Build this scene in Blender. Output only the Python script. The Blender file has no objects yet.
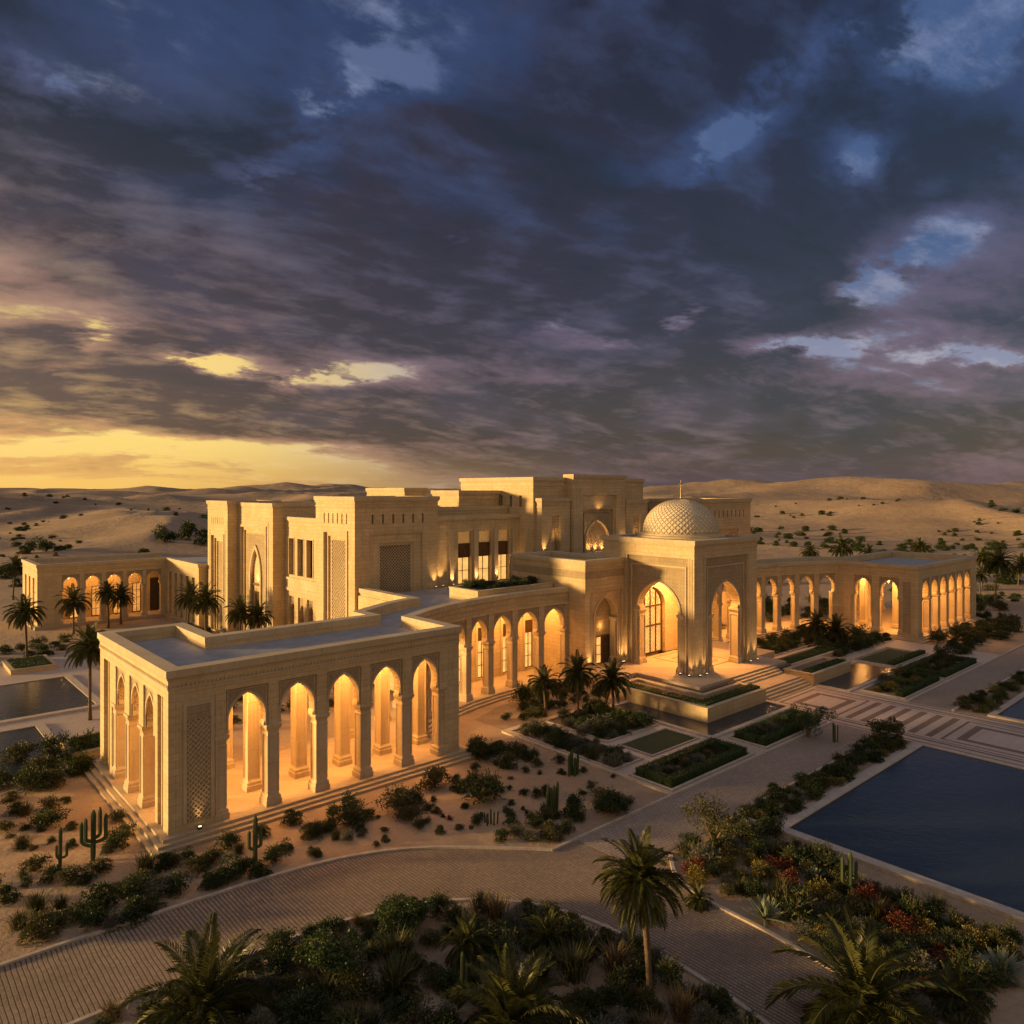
import bpy, math, random
from mathutils import Vector, noise, geometry
R = math.radians
random.seed(7)

# ------------------------------------------------------------------ camera, world, sun, exposure
scene = bpy.context.scene
cd = bpy.data.cameras.new('camera'); cam = bpy.data.objects.new('camera', cd)
scene.collection.objects.link(cam); scene.camera = cam
FOC, HC, CX, YH, ANG = 740.0, 20.0, 512.0, 490.0, R(48.2)
cam.location = (0, 0, HC)
cam.rotation_euler = (R(90), 0, -(R(90) - ANG))
cd.sensor_width = 36; cd.lens = FOC / 1024 * 36; cd.shift_y = (YH - 512) / 1024
cd.clip_start = .5; cd.clip_end = 20000
SA, CA = math.sin(ANG), math.cos(ANG)

scene.view_settings.view_transform = 'Standard'; scene.view_settings.look = 'None'
scene.view_settings.gamma = 1; scene.view_settings.exposure = 0.85
scene.render.engine = 'CYCLES'
scene.cycles.use_denoising = True
scene.cycles.max_bounces = 6; scene.cycles.diffuse_bounces = 3; scene.cycles.transparent_max_bounces = 6
scene.cycles.sample_clamp_indirect = 4

SUN_EL = R(6.5)
sd = Vector((-.80 * math.cos(SUN_EL), .60 * math.cos(SUN_EL), math.sin(SUN_EL))).normalized()   # towards the sun
sl = bpy.data.lights.new('sun', 'SUN'); sl.energy = 4.2; sl.angle = R(5); sl.color = (1, .63, .23)
sun = bpy.data.objects.new('sun', sl); scene.collection.objects.link(sun)
sun.rotation_euler = sd.to_track_quat('Z', 'Y').to_euler(); sun.location = (-100, 80, 60)

world = bpy.data.worlds.new('World'); scene.world = world; world.use_nodes = True
nt = world.node_tree; nt.nodes.clear()
class NB:
    "small node expression builder"
    def __init__(s, nt): s.nt = nt
    def n(s, t, **k):
        x = s.nt.nodes.new(t)
        for a, b in k.items(): setattr(x, a, b)
        return x
    def put(s, sock, v):
        if hasattr(v, 'is_output') or isinstance(v, bpy.types.NodeSocket): s.nt.links.new(v, sock)
        else: sock.default_value = v
    def m(s, op, a, b=None, c=None, clamp=False):
        x = s.n('ShaderNodeMath', operation=op); x.use_clamp = clamp
        s.put(x.inputs[0], a)
        if b is not None: s.put(x.inputs[1], b)
        if c is not None: s.put(x.inputs[2], c)
        return x.outputs[0]
    def ramp(s, f, stops, interp='LINEAR'):
        x = s.n('ShaderNodeValToRGB'); x.color_ramp.interpolation = interp
        e = x.color_ramp.elements
        while len(e) < len(stops): e.new(.5)
        for el, (p, c) in zip(e, stops):
            el.position = p; el.color = (*c, 1) if len(c) == 3 else c
        s.put(x.inputs[0], f); return x.outputs[0]
    def mr(s, v, a, b, c=0, d=1, it='LINEAR'):
        x = s.n('ShaderNodeMapRange', interpolation_type=it)
        s.put(x.inputs[0], v); s.put(x.inputs[1], a); s.put(x.inputs[2], b); s.put(x.inputs[3], c); s.put(x.inputs[4], d)
        return x.outputs[0]
    def mix(s, f, a, b, bt='MIX'):
        x = s.n('ShaderNodeMix', data_type='RGBA', blend_type=bt)
        s.put(x.inputs[0], f)
        for q, v in ((6, a), (7, b)):
            s.put(x.inputs[q], (*v, 1) if isinstance(v, tuple) and len(v) == 3 else v)
        return x.outputs[2]
    def xyz(s, v):
        x = s.n('ShaderNodeSeparateXYZ'); s.put(x.inputs[0], v); return x.outputs
    def vec(s, a, b, c):
        x = s.n('ShaderNodeCombineXYZ')
        for q, v in zip(x.inputs, (a, b, c)): s.put(q, v)
        return x.outputs[0]
    def noise(s, v, sc, det=4, rough=.5, dist=0, lac=2):
        x = s.n('ShaderNodeTexNoise'); s.put(x.inputs['Vector'], v)
        x.inputs['Scale'].default_value = sc; x.inputs['Detail'].default_value = det
        x.inputs['Roughness'].default_value = rough; x.inputs['Distortion'].default_value = dist
        x.inputs['Lacunarity'].default_value = lac
        return x.outputs[0]
def srgb(r, g, b):
    f = lambda c: (c / 255 / 12.92) if c / 255 <= .04045 else ((c / 255 + .055) / 1.055) ** 2.4
    return (f(r), f(g), f(b))
def build_sky():
    b = NB(nt)
    tc = b.n('ShaderNodeTexCoord').outputs['Generated']
    x, y, z = b.xyz(tc)[:3]
    rt = b.m('ADD', b.m('MULTIPLY', x, SA), b.m('MULTIPLY', y, -CA))
    fw = b.m('ADD', b.m('MULTIPLY', x, CA), b.m('MULTIPLY', y, SA))
    az = b.m('MULTIPLY', b.m('ARCTAN2', rt, fw), 57.2958)          # degrees, heading of the palace axis = 0
    hor = b.m('SQRT', b.m('ADD', b.m('MULTIPLY', rt, rt), b.m('MULTIPLY', fw, fw)))
    el = b.m('MULTIPLY', b.m('ARCTAN2', z, hor), 57.2958)
    # cloud layer: the direction carried onto a high flat layer
    zz = b.m('MAXIMUM', b.m('ADD', z, .20), .02)
    px = b.m('DIVIDE', rt, zz); py = b.m('DIVIDE', fw, zz)
    w1 = b.m('SUBTRACT', b.noise(b.vec(px, py, 21), .8, 3, .55), .5); w2 = b.m('SUBTRACT', b.noise(b.vec(px, py, 33), .8, 3, .55), .5)
    px = b.m('ADD', px, b.m('MULTIPLY', w1, .35)); py = b.m('ADD', py, b.m('MULTIPLY', w2, .35))
    # streets of cloud run from near right towards far left
    ca, sa = math.cos(R(34)), math.sin(R(34))
    qx = b.m('ADD', b.m('MULTIPLY', px, ca), b.m('MULTIPLY', py, sa))
    qy = b.m('SUBTRACT', b.m('MULTIPLY', py, ca), b.m('MULTIPLY', px, sa))
    def field(ox, oy):
        P1 = b.vec(b.m('MULTIPLY', b.m('ADD', qx, ox), .60), b.m('ADD', qy, oy), 3.7)
        a1 = b.noise(P1, 1.05, 10, .56, .0)
        P2 = b.vec(b.m('MULTIPLY', b.m('ADD', qx, ox), .75), b.m('ADD', qy, 1.3 + oy), 8.1)
        a2 = b.noise(P2, 3.8, 12, .64, .0)
        return b.m('ADD', b.m('MULTIPLY', b.m('SUBTRACT', a1, .5), 2.1), b.m('MULTIPLY', b.m('SUBTRACT', a2, .5), .78))
    f0 = field(0, 0); f1 = field(-.085, .055)
    relief = b.m('SUBTRACT', f0, f1)                                # lit edge towards the sunset, dark belly away from it
    n3 = b.noise(b.vec(b.m('MULTIPLY', px, .9), py, 1.1), .7, 5, .55)
    n4 = b.noise(b.vec(qx, qy, 5.5), 1.6, 8, .6)
    def blob(a0, e0, sa_, se_, tilt=0):
        da = b.m('SUBTRACT', az, a0); de = b.m('SUBTRACT', el, e0)
        c, s_ = math.cos(R(tilt)), math.sin(R(tilt))
        u = b.m('DIVIDE', b.m('ADD', b.m('MULTIPLY', da, c), b.m('MULTIPLY', de, s_)), sa_)
        v = b.m('DIVIDE', b.m('SUBTRACT', b.m('MULTIPLY', de, c), b.m('MULTIPLY', da, s_)), se_)
        r2 = b.m('ADD', b.m('MULTIPLY', u, u), b.m('MULTIPLY', v, v))
        return b.m('POWER', 2.718, b.m('MULTIPLY', r2, -1))
    def pix(xp, yp):
        return math.degrees(math.atan((xp - CX) / FOC)), math.degrees(math.atan((YH - yp) / math.hypot(FOC, xp - CX)))
    # openings in the overcast (heading and height of those in the photograph)
    gaps = [((345, 88), 6.5, 2.4, 52, .27), ((420, 70), 4, 2, 20, .14), ((265, 180), 4, 1.2, 0, .30), ((210, 362), 3.6, 1.0, -4, .36), ((95, 335), 2.4, 1.2, 30, .26), ((75, 385), 3, .8, 0, .12),
            ((340, 376), 6, .9, 5, .28), ((720, 145), 4.4, 2.2, 35, .32), ((940, 25), 5, 3.0, 0, .30), ((610, 338), 4, 1.2, -6, .24), ((690, 318), 3, 1.0, 20, .16), ((800, 60), 5, 2, 30, .24),
            ((800, 345), 5, .8, -5, .30), ((980, 358), 4, .8, -8, .36), ((860, 160), 2.4, 2.4, 60, .30), ((900, 262), 6, 1.5, 20, .28), ((60, 90), 4, 1.6, -20, .20), ((550, 320), 3, .9, 0, .22),
            ((450, 235), 3, 1.2, 0, .28), ((680, 310), 3, 1.2, 30, .24)]
    g = None
    for (p, sa_, se_, t, w) in gaps:
        q = b.m('MULTIPLY', blob(*pix(*p), sa_, se_, t), w)
        g = q if g is None else b.m('ADD', g, q)
    g = b.m('MULTIPLY', g, b.mr(b.noise(b.vec(b.m('MULTIPLY', qx, .8), qy, 44.1), 4.6, 10, .62), .42, .58, .30, 1.6))
    cores = [((100, 235), 13, 5, -8, .16), ((330, 210), 13, 4, -15, .12), ((100, 130), 10, 4, -20, .10), ((640, 60), 6, 5, 30, .14), ((880, 200), 12, 2.6, 25, .14), ((560, 270), 12, 2.4, 8, .10), ((420, 330), 9, 1.4, 0, .10),
             ((800, 420), 22, 2.6, 0, .25), ((400, 425), 14, 1.4, 3, .22), ((100, 400), 9, 1.1, -3, .20)]
    for (p, sa_, se_, t, w) in cores:
        g = b.m('SUBTRACT', g, b.m('MULTIPLY', blob(*pix(*p), sa_, se_, t), w))
    # the overcast opens towards the horizon on the sunset side
    low = b.m('MULTIPLY', b.mr(el, 4.6, 3.2, 0, 1, 'SMOOTHSTEP'), b.mr(az, 2, -14, 0, 1, 'SMOOTHSTEP'))
    dens = b.m('SUBTRACT', b.m('SUBTRACT', b.m('ADD', f0, .22), g), b.m('MULTIPLY', low, .38))
    mask = b.mr(dens, -.14, .05, 0, 1, 'SMOOTHSTEP')                 # 0 clear, 1 cloud
    thick = b.mr(dens, .02, .24, 0, 1, 'SMOOTHSTEP')
    warm = b.m('ADD', b.m('MULTIPLY', blob(-40, 1, 27, 7.5), 1.0), b.m('MULTIPLY', blob(-42, 12, 20, 9), .42))
    warm = b.m('MINIMUM', warm, 1)
    far = b.mr(b.m('ABSOLUTE', az), 70, 140, 0, 1, 'SMOOTHSTEP')
    # colours of clear sky
    side = b.mr(az, -38, 38, 0, 1)
    c_hi = b.mix(side, srgb(96, 106, 140), srgb(58, 82, 128))
    c_lo = b.mix(b.mr(az, -26, 4, 0, 1, 'SMOOTHSTEP'), srgb(255, 216, 118), srgb(134, 136, 164))
    clear = b.mix(b.mr(el, 9, 17, 0, 1, 'SMOOTHSTEP'), c_lo, c_hi)
    clear = b.mix(b.mr(el, 3.4, .2, 0, 1, 'SMOOTHSTEP'), clear, b.mix(b.mr(az, -30, 4, 0, 1, 'SMOOTHSTEP'), srgb(252, 200, 104), srgb(108, 92, 98)))
    wisp = b.mr(b.noise(b.vec(qx, b.m('MULTIPLY', qy, 1.6), 15.5), 3.2, 9, .66), .46, .66, 0, 1, 'SMOOTHSTEP')
    clear = b.mix(b.m('MULTIPLY', wisp, .6), clear, b.mix(b.mr(az, -26, 0, 0, 1, 'SMOOTHSTEP'), b.mix(b.mr(el, 9, 17, 0, 1), srgb(255, 214, 130), srgb(176, 178, 196)), b.mix(b.mr(el, 6, 20, 0, 1), srgb(190, 178, 184), srgb(132, 142, 178))))
    # colours of cloud: thin and thick, by height and side
    thin = b.mix(b.mr(el, 4, 22, 0, 1), srgb(118, 90, 104), srgb(44, 58, 98))
    thk = b.mix(b.mr(el, 5, 24, 0, 1), srgb(56, 38, 50), srgb(17, 21, 39))
    thk = b.mix(b.m('MULTIPLY', b.mr(n3, .44, .60, 0, 1, 'SMOOTHSTEP'), .7), thk, b.mix(side, srgb(60, 35, 42), srgb(21, 31, 62)))
    thk = b.mix(b.m('MULTIPLY', b.mr(n4, .50, .62, 0, 1, 'SMOOTHSTEP'), .48), thk, b.mix(b.mr(el, 6, 20, 0, 1), srgb(76, 62, 84), srgb(32, 44, 80)))
    cl = b.mix(thick, thin, thk)
    wc = b.mix(thick, srgb(226, 162, 96), srgb(104, 68, 54))
    cl = b.mix(b.m('MULTIPLY', warm, .90), cl, wc)
    rp = b.mr(relief, .0, .30, 0, 1); rn = b.mr(relief, .0, -.30, 0, 1)
    cl = b.mix(b.m('MULTIPLY', rp, .62), cl, b.mix(warm, b.mix(b.mr(el, 6, 20, 0, 1), srgb(122, 100, 112), srgb(66, 80, 122)), srgb(250, 196, 110)))
    cl = b.mix(b.m('MULTIPLY', rn, .8), cl, b.mix(warm, b.mix(b.mr(el, 5, 16, 0, 1), srgb(40, 28, 38), srgb(15, 17, 30)), srgb(76, 50, 44)))
    sky = b.mix(mask, clear, cl)
    # haze band by the horizon
    hz = b.mix(b.mr(az, -32, 12, 0, 1, 'SMOOTHSTEP'), srgb(248, 194, 102), srgb(92, 80, 88))
    sky = b.mix(b.m('MULTIPLY', b.mr(el, 4.0, -.2, 0, 1, 'SMOOTHSTEP'), .55), sky, hz)
    # out-of-view sky by the sun, behind the viewer and overhead brightened for fill light
    sunaz = math.degrees(math.atan2(sd.x * SA - sd.y * CA, sd.x * CA + sd.y * SA))
    glow = blob(sunaz, 5, 26, 12)
    sky = b.mix(b.m('MULTIPLY', glow, .9), sky, (3.4, 1.8, .62))
    sky = b.mix(b.m('MULTIPLY', far, b.mr(el, -5, 70, 1, .6)), sky, (.46, .32, .175))
    sky = b.mix(b.mr(el, 40, 62, 0, 1, 'SMOOTHSTEP'), sky, (.25, .27, .35))
    bg = b.n('ShaderNodeBackground'); b.put(bg.inputs[0], sky); bg.inputs[1].default_value = .52
    # the clear air above the layer
    st = b.n('ShaderNodeTexSky', sky_type='NISHITA'); st.sun_disc = False
    st.sun_elevation = SUN_EL; st.sun_rotation = math.atan2(sd.x, sd.y)
    b2 = b.n('ShaderNodeBackground'); b.put(b2.inputs[0], st.outputs[0]); b2.inputs[1].default_value = .01
    ad = b.n('ShaderNodeAddShader'); nt.links.new(bg.outputs[0], ad.inputs[0]); nt.links.new(b2.outputs[0], ad.inputs[1])
    o = b.n('ShaderNodeOutputWorld'); nt.links.new(ad.outputs[0], o.inputs[0])
build_sky()

# ------------------------------------------------------------------ materials
MATS = {}
def newmat(name, rough=.8, metal=0):
    m = bpy.data.materials.new(name); m.use_nodes = True
    t = m.node_tree; p = t.nodes['Principled BSDF']
    p.inputs['Roughness'].default_value = rough; p.inputs['Metallic'].default_value = metal
    MATS[name] = m
    return m, NB(t), p
def bump(b, p, h, dist=.02, strength=.5):
    x = b.n('ShaderNodeBump'); x.inputs['Strength'].default_value = strength; x.inputs['Distance'].default_value = dist
    b.put(x.inputs['Height'], h); b.nt.links.new(x.outputs[0], p.inputs['Normal'])
def pos(b): return b.n('ShaderNodeNewGeometry').outputs['Position']
def wallvec(b):
    x, y, z = b.xyz(pos(b))[:3]
    return b.vec(b.m('ADD', x, y), z, 0), x, y, z
def brick(b, v, w, h, mortar=.012, off=.5):
    x = b.n('ShaderNodeTexBrick'); b.put(x.inputs['Vector'], v); x.offset = off
    x.inputs['Scale'].default_value = 1; x.inputs['Brick Width'].default_value = w; x.inputs['Row Height'].default_value = h
    x.inputs['Mortar Size'].default_value = mortar; x.inputs['Mortar Smooth'].default_value = .2
    x.inputs['Color1'].default_value = (0, 0, 0, 1); x.inputs['Color2'].default_value = (1, 1, 1, 1); x.inputs['Mortar'].default_value = (.5, .5, .5, 1)
    return x.outputs['Color'], x.outputs['Fac']
def stone(name, c0, c1, cm, bw=1.1, bh=.42, carve=0, rough=.82):
    m, b, p = newmat(name, rough)
    v, x, y, z = wallvec(b)
    col, fac = brick(b, v, bw, bh, .014)
    big = b.noise(pos(b), .35, 5, .6); sm = b.noise(pos(b), 5, 6, .65)
    # rain streaks running down the stone
    stv = b.vec(b.m('MULTIPLY', b.m('ADD', x, y), 1.3), b.m('MULTIPLY', z, .12), 0)
    stn = b.noise(stv, 2.0, 5, .6)
    f = b.m('ADD', b.m('MULTIPLY', big, .55), b.m('MULTIPLY', sm, .45))
    c = b.mix(b.mr(f, .36, .64), c0, c1)
    c = b.mix(b.m('MULTIPLY', col, .22), c, cm)
    c = b.mix(b.mr(stn, .52, .75, 0, .38), c, cm)
    c = b.mix(b.m('MULTIPLY', fac, .55), c, cm)
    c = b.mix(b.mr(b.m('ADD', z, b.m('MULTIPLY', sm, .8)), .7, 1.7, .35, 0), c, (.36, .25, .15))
    h = b.m('ADD', b.m('MULTIPLY', fac, -1), b.m('MULTIPLY', sm, .35))
    if carve:
        a = b.m('MULTIPLY', b.m('ADD', x, y), carve); zc = b.m('MULTIPLY', z, carve)
        s1 = b.m('ABSOLUTE', b.m('SINE', b.m('ADD', a, zc))); s2 = b.m('ABSOLUTE', b.m('SINE', b.m('SUBTRACT', a, zc)))
        s3 = b.m('ABSOLUTE', b.m('MULTIPLY', b.m('SINE', b.m('MULTIPLY', a, 1.0)), b.m('SINE', zc)))
        k = b.m('MINIMUM', b.mr(b.m('MINIMUM', s1, s2), .1, .38), b.mr(s3, .12, .4, .35, 1))
        c = b.mix(b.m('MULTIPLY', b.m('SUBTRACT', 1, k), .42), c, cm)
        h = b.m('ADD', b.m('MULTIPLY', k, 1.6), b.m('MULTIPLY', sm, .3))
    b.put(p.inputs['Base Color'], c)
    bump(b, p, h, .03 if not carve else .06, .6)
    return m
S0, S1, SM = (.51, .385, .215), (.66, .505, .310), (.28, .19, .10)
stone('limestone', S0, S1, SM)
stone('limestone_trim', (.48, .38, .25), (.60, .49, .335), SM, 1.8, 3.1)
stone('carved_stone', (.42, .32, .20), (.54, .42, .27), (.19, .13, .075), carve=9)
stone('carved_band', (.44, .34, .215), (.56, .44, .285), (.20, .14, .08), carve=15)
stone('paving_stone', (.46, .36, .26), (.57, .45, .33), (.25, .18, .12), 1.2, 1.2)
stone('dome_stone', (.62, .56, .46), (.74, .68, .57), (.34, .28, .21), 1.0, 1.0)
def simple(name, c0, c1, sc=4, rough=.8, metal=0, bd=0, det=6):
    m, b, p = newmat(name, rough, metal)
    n = b.noise(pos(b), sc, det, .6)
    b.put(p.inputs['Base Color'], b.mix(b.mr(n, .35, .65), c0, c1))
    if bd: bump(b, p, n, bd, .6)
    return m
def groundmat(name, c0, c1, kind, c2=(.2, .14, .1)):
    m, b, p = newmat(name, .9)
    P = pos(b); x, y, z = b.xyz(P)[:3]
    big = b.noise(P, .12, 5, .6); sm = b.noise(P, 3.5, 6, .7)
    fine = b.noise(P, 28, 3, .6)
    f = b.m('ADD', b.m('MULTIPLY', big, .5), b.m('MULTIPLY', sm, .5))
    c = b.mix(b.mr(f, .38, .62), c0, c1)
    if kind == 'cobble':
        # courses of small cobbles laid across the drive, the long joints deeper than the short ones
        xw = b.m('ADD', x, b.m('MULTIPLY', b.m('SUBTRACT', b.noise(P, .5, 3, .5), .5), .12))
        col, fac = brick(b, b.vec(b.m('ADD', y, b.m('MULTIPLY', sm, .03)), xw, 0), .16, .185, .014)
        row = b.m('ABSOLUTE', b.m('SUBTRACT', b.m('FRACT', b.m('DIVIDE', xw, .185)), .5))
        rj = b.mr(row, .34, .46, 0, 1, 'SMOOTHSTEP')
        wear = b.mr(b.noise(P, .35, 4, .6), .3, .7, .55, 1)
        c = b.mix(b.m('MULTIPLY', col, .45), c, c2)
        c = b.mix(b.m('MULTIPLY', fac, .30), c, (.07, .048, .036))
        c = b.mix(b.m('MULTIPLY', b.m('MULTIPLY', rj, .80), wear), c, (.05, .035, .027))
        bump(b, p, b.m('ADD', b.m('ADD', b.m('MULTIPLY', rj, -1.2), b.m('MULTIPLY', fac, -.4)), b.m('MULTIPLY', fine, .4)), .06, 1)
        st_ = b.noise(P, .16, 6, .65); c = b.mix(b.mr(st_, .52, .68, 0, .45), c, (.12, .085, .06)); c = b.mix(b.mr(b.noise(P, .5, 6, .7), .58, .70, 0, .5), c, (.40, .29, .19))
    elif kind == 'setts':
        col, fac = brick(b, b.vec(x, y, 0), .34, .22, .02)
        c = b.mix(b.m('MULTIPLY', col, .4), c, c2); c = b.mix(b.m('MULTIPLY', fac, .55), c, (.08, .055, .045))
        bump(b, p, b.m('ADD', b.m('MULTIPLY', fac, -1), b.m('MULTIPLY', fine, .5)), .02, .8)
    elif kind == 'slabs':
        col, fac = brick(b, b.vec(x, y, 0), 1.5, .75, .012)
        c = b.mix(b.m('MULTIPLY', col, .22), c, c2); c = b.mix(b.m('MULTIPLY', fac, .5), c, (.1, .07, .05))
        bump(b, p, b.m('ADD', b.m('MULTIPLY', fac, -1), b.m('MULTIPLY', fine, .3)), .01, .6)
        b.put(p.inputs['Roughness'], .55)
    elif kind == 'sand':
        # wind ripples fading in and out, pebbles, tracks
        rx = b.m('ADD', b.m('MULTIPLY', x, .5), b.m('MULTIPLY', y, .86))
        rip = b.m('SINE', b.m('ADD', b.m('MULTIPLY', rx, 9), b.m('MULTIPLY', b.noise(P, .7, 3, .5), 14)))
        rip = b.m('MULTIPLY', rip, b.mr(b.noise(P, .09, 2, .5), .45, .6))
        hum = b.noise(P, .8, 5, .62)
        dist_ = b.n('ShaderNodeVectorMath', operation='LENGTH'); b.put(dist_.inputs[0], P)
        farf = b.mr(dist_.outputs['Value'], 150, 320)
        dun = b.noise(b.vec(b.m('MULTIPLY', x, 1), b.m('MULTIPLY', y, 1), b.m('MULTIPLY', z, 3)), .018, 6, .62, .4)
        c = b.mix(b.m('MULTIPLY', farf, b.mr(dun, .42, .62)), c, b.mix(.5, c, c2))
        scrub = b.mr(b.noise(P, .22, 6, .75), .60, .66)
        c = b.mix(b.m('MULTIPLY', b.m('MULTIPLY', scrub, farf), .55), c, (.09, .07, .045))
        peb = b.mr(b.noise(P, 9, 4, .7), .60, .68); c = b.mix(b.m('MULTIPLY', peb, .45), c, (.13, .09, .06)); c = b.mix(b.mr(b.noise(P, .35, 6, .7), .5, .66, 0, .45), c, (.26, .175, .11))
        h = b.m('ADD', b.m('MULTIPLY', rip, .10), b.m('ADD', b.m('MULTIPLY', hum, 1.2), b.m('MULTIPLY', fine, .10)))
        h2 = b.m('MULTIPLY', b.m('ADD', dun, b.m('MULTIPLY', b.noise(P, .06, 6, .65), .5)), 40)
        h = b.m('ADD', h, b.m('MULTIPLY', h2, b.m('MULTIPLY', farf, .30)))
        bump(b, p, h, .16, .8)
    elif kind == 'grass':
        bump(b, p, fine, .05, 1)
    b.put(p.inputs['Base Color'], c)
    return m
groundmat('sand', (.33, .225, .137), (.43, .30, .19), 'sand', (.22, .14, .09))
groundmat('bed_soil', (.20, .14, .09), (.32, .23, .15), 'sand', (.12, .08, .06))
groundmat('cobbles', (.30, .215, .155), (.42, .31, .23), 'cobble', (.17, .12, .09))
groundmat('gravel_setts', (.34, .26, .20), (.45, .355, .28), 'setts', (.2, .15, .12))
groundmat('pale_slabs', (.46, .37, .30), (.58, .48, .40), 'slabs', (.34, .26, .21))
groundmat('dark_slabs', (.20, .14, .11), (.28, .20, .16), 'setts', (.13, .09, .07))
groundmat('lawn_green', (.030, .045, .013), (.055, .075, .022), 'grass')
simple('kerb_stone', (.42, .34, .27), (.55, .46, .37), 3, .8, 0, .01)
simple('roof_deck', (.30, .29, .30), (.40, .385, .39), 1.2, .55, 0, .004)
simple('bronze', (.10, .055, .025), (.16, .09, .04), 6, .4, .6)
simple('dark_metal', (.04, .035, .03), (.07, .06, .05), 6, .5, .5)
simple('gold', (.42, .30, .15), (.5, .37, .2), 6, .45, 1)
simple('screen_brown', (.085, .055, .032), (.12, .08, .045), 3, .8)
simple('dark_void', (.035, .025, .018), (.06, .04, .025), 3, .8)
simple('trunk', (.075, .05, .032), (.145, .098, .06), 9, .9, 0, .05)
simple('branch', (.12, .08, .05), (.20, .14, .09), 9, .9, 0, .03)
def emit(name, col, st, base=(.3, .2, .1), pattern=False):
    m, b, p = newmat(name, .4)
    p.inputs['Base Color'].default_value = (*base, 1)
    n = b.noise(pos(b), 1.1, 3, .6)
    c = b.mix(b.mr(n, .35, .65), tuple(q * .72 for q in col), tuple(min(q * 1.15, 1.5) for q in col))
    b.put(p.inputs['Emission Color'], c); p.inputs['Emission Strength'].default_value = st
    return m
emit('lit_glass', (1, .50, .13), .62)
emit('lantern_glass', (1, .60, .22), 5)
emit('lamp_lens', (1, .60, .24), 1.8)
def leafmat(name, c0, c1, rough=.55, trans=0.0):
    m, b, p = newmat(name, rough)
    g = b.n('ShaderNodeNewGeometry'); oi = b.n('ShaderNodeObjectInfo')
    r = b.m('FRACT', b.m('ADD', g.outputs['Random Per Island'], oi.outputs['Random']))
    n = b.noise(g.outputs['Position'], 1.7, 3, .6)
    f = b.m('ADD', b.m('MULTIPLY', r, .6), b.m('MULTIPLY', b.mr(n, .3, .7), .4))
    b.put(p.inputs['Base Color'], b.mix(f, c0, c1))
    p.inputs['Specular IOR Level'].default_value = .3
    tr = b.n('ShaderNodeBsdfTranslucent'); b.put(tr.inputs[0], b.mix(f, c0, c1))
    mx = b.n('ShaderNodeMixShader'); mx.inputs[0].default_value = .18
    out = [q for q in b.nt.nodes if q.type == 'OUTPUT_MATERIAL'][0]
    b.nt.links.new(p.outputs[0], mx.inputs[1]); b.nt.links.new(tr.outputs[0], mx.inputs[2]); b.nt.links.new(mx.outputs[0], out.inputs[0])
    return m
leafmat('leaf_dark', (.022, .038, .013), (.055, .076, .024))
leafmat('leaf_olive', (.050, .053, .019), (.105, .10, .037))
leafmat('leaf_silver', (.085, .095, .068), (.15, .16, .12))
leafmat('leaf_green', (.028, .048, .013), (.066, .098, .027))
leafmat('leaf_yellow', (.060, .060, .016), (.26, .20, .04))
leafmat('leaf_red', (.06, .022, .012), (.20, .05, .02))
leafmat('leaf_dry', (.12, .085, .04), (.22, .16, .08))
leafmat('leaf_hedge', (.026, .048, .012), (.055, .088, .022))
leafmat('palm_frond', (.032, .042, .013), (.085, .085, .026), .42)
leafmat('cactus_green', (.05, .075, .03), (.10, .13, .055), .6)
leafmat('agave_leaf', (.16, .20, .13), (.28, .32, .22), .5)
def water():
    m, b, p = newmat('pool_water', .05)
    p.inputs['Base Color'].default_value = (.030, .042, .052, 1)
    p.inputs['IOR'].default_value = 1.33; p.inputs['Specular IOR Level'].default_value = .6
    P = pos(b); n = b.noise(P, 1.6, 5, .6, .4); n2 = b.noise(P, 6, 4, .6)
    bump(b, p, b.m('ADD', n, b.m('MULTIPLY', n2, .5)), .05, .5)
water()
simple('pool_tile', (.02, .03, .04), (.035, .05, .06), 5, .4)

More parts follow.
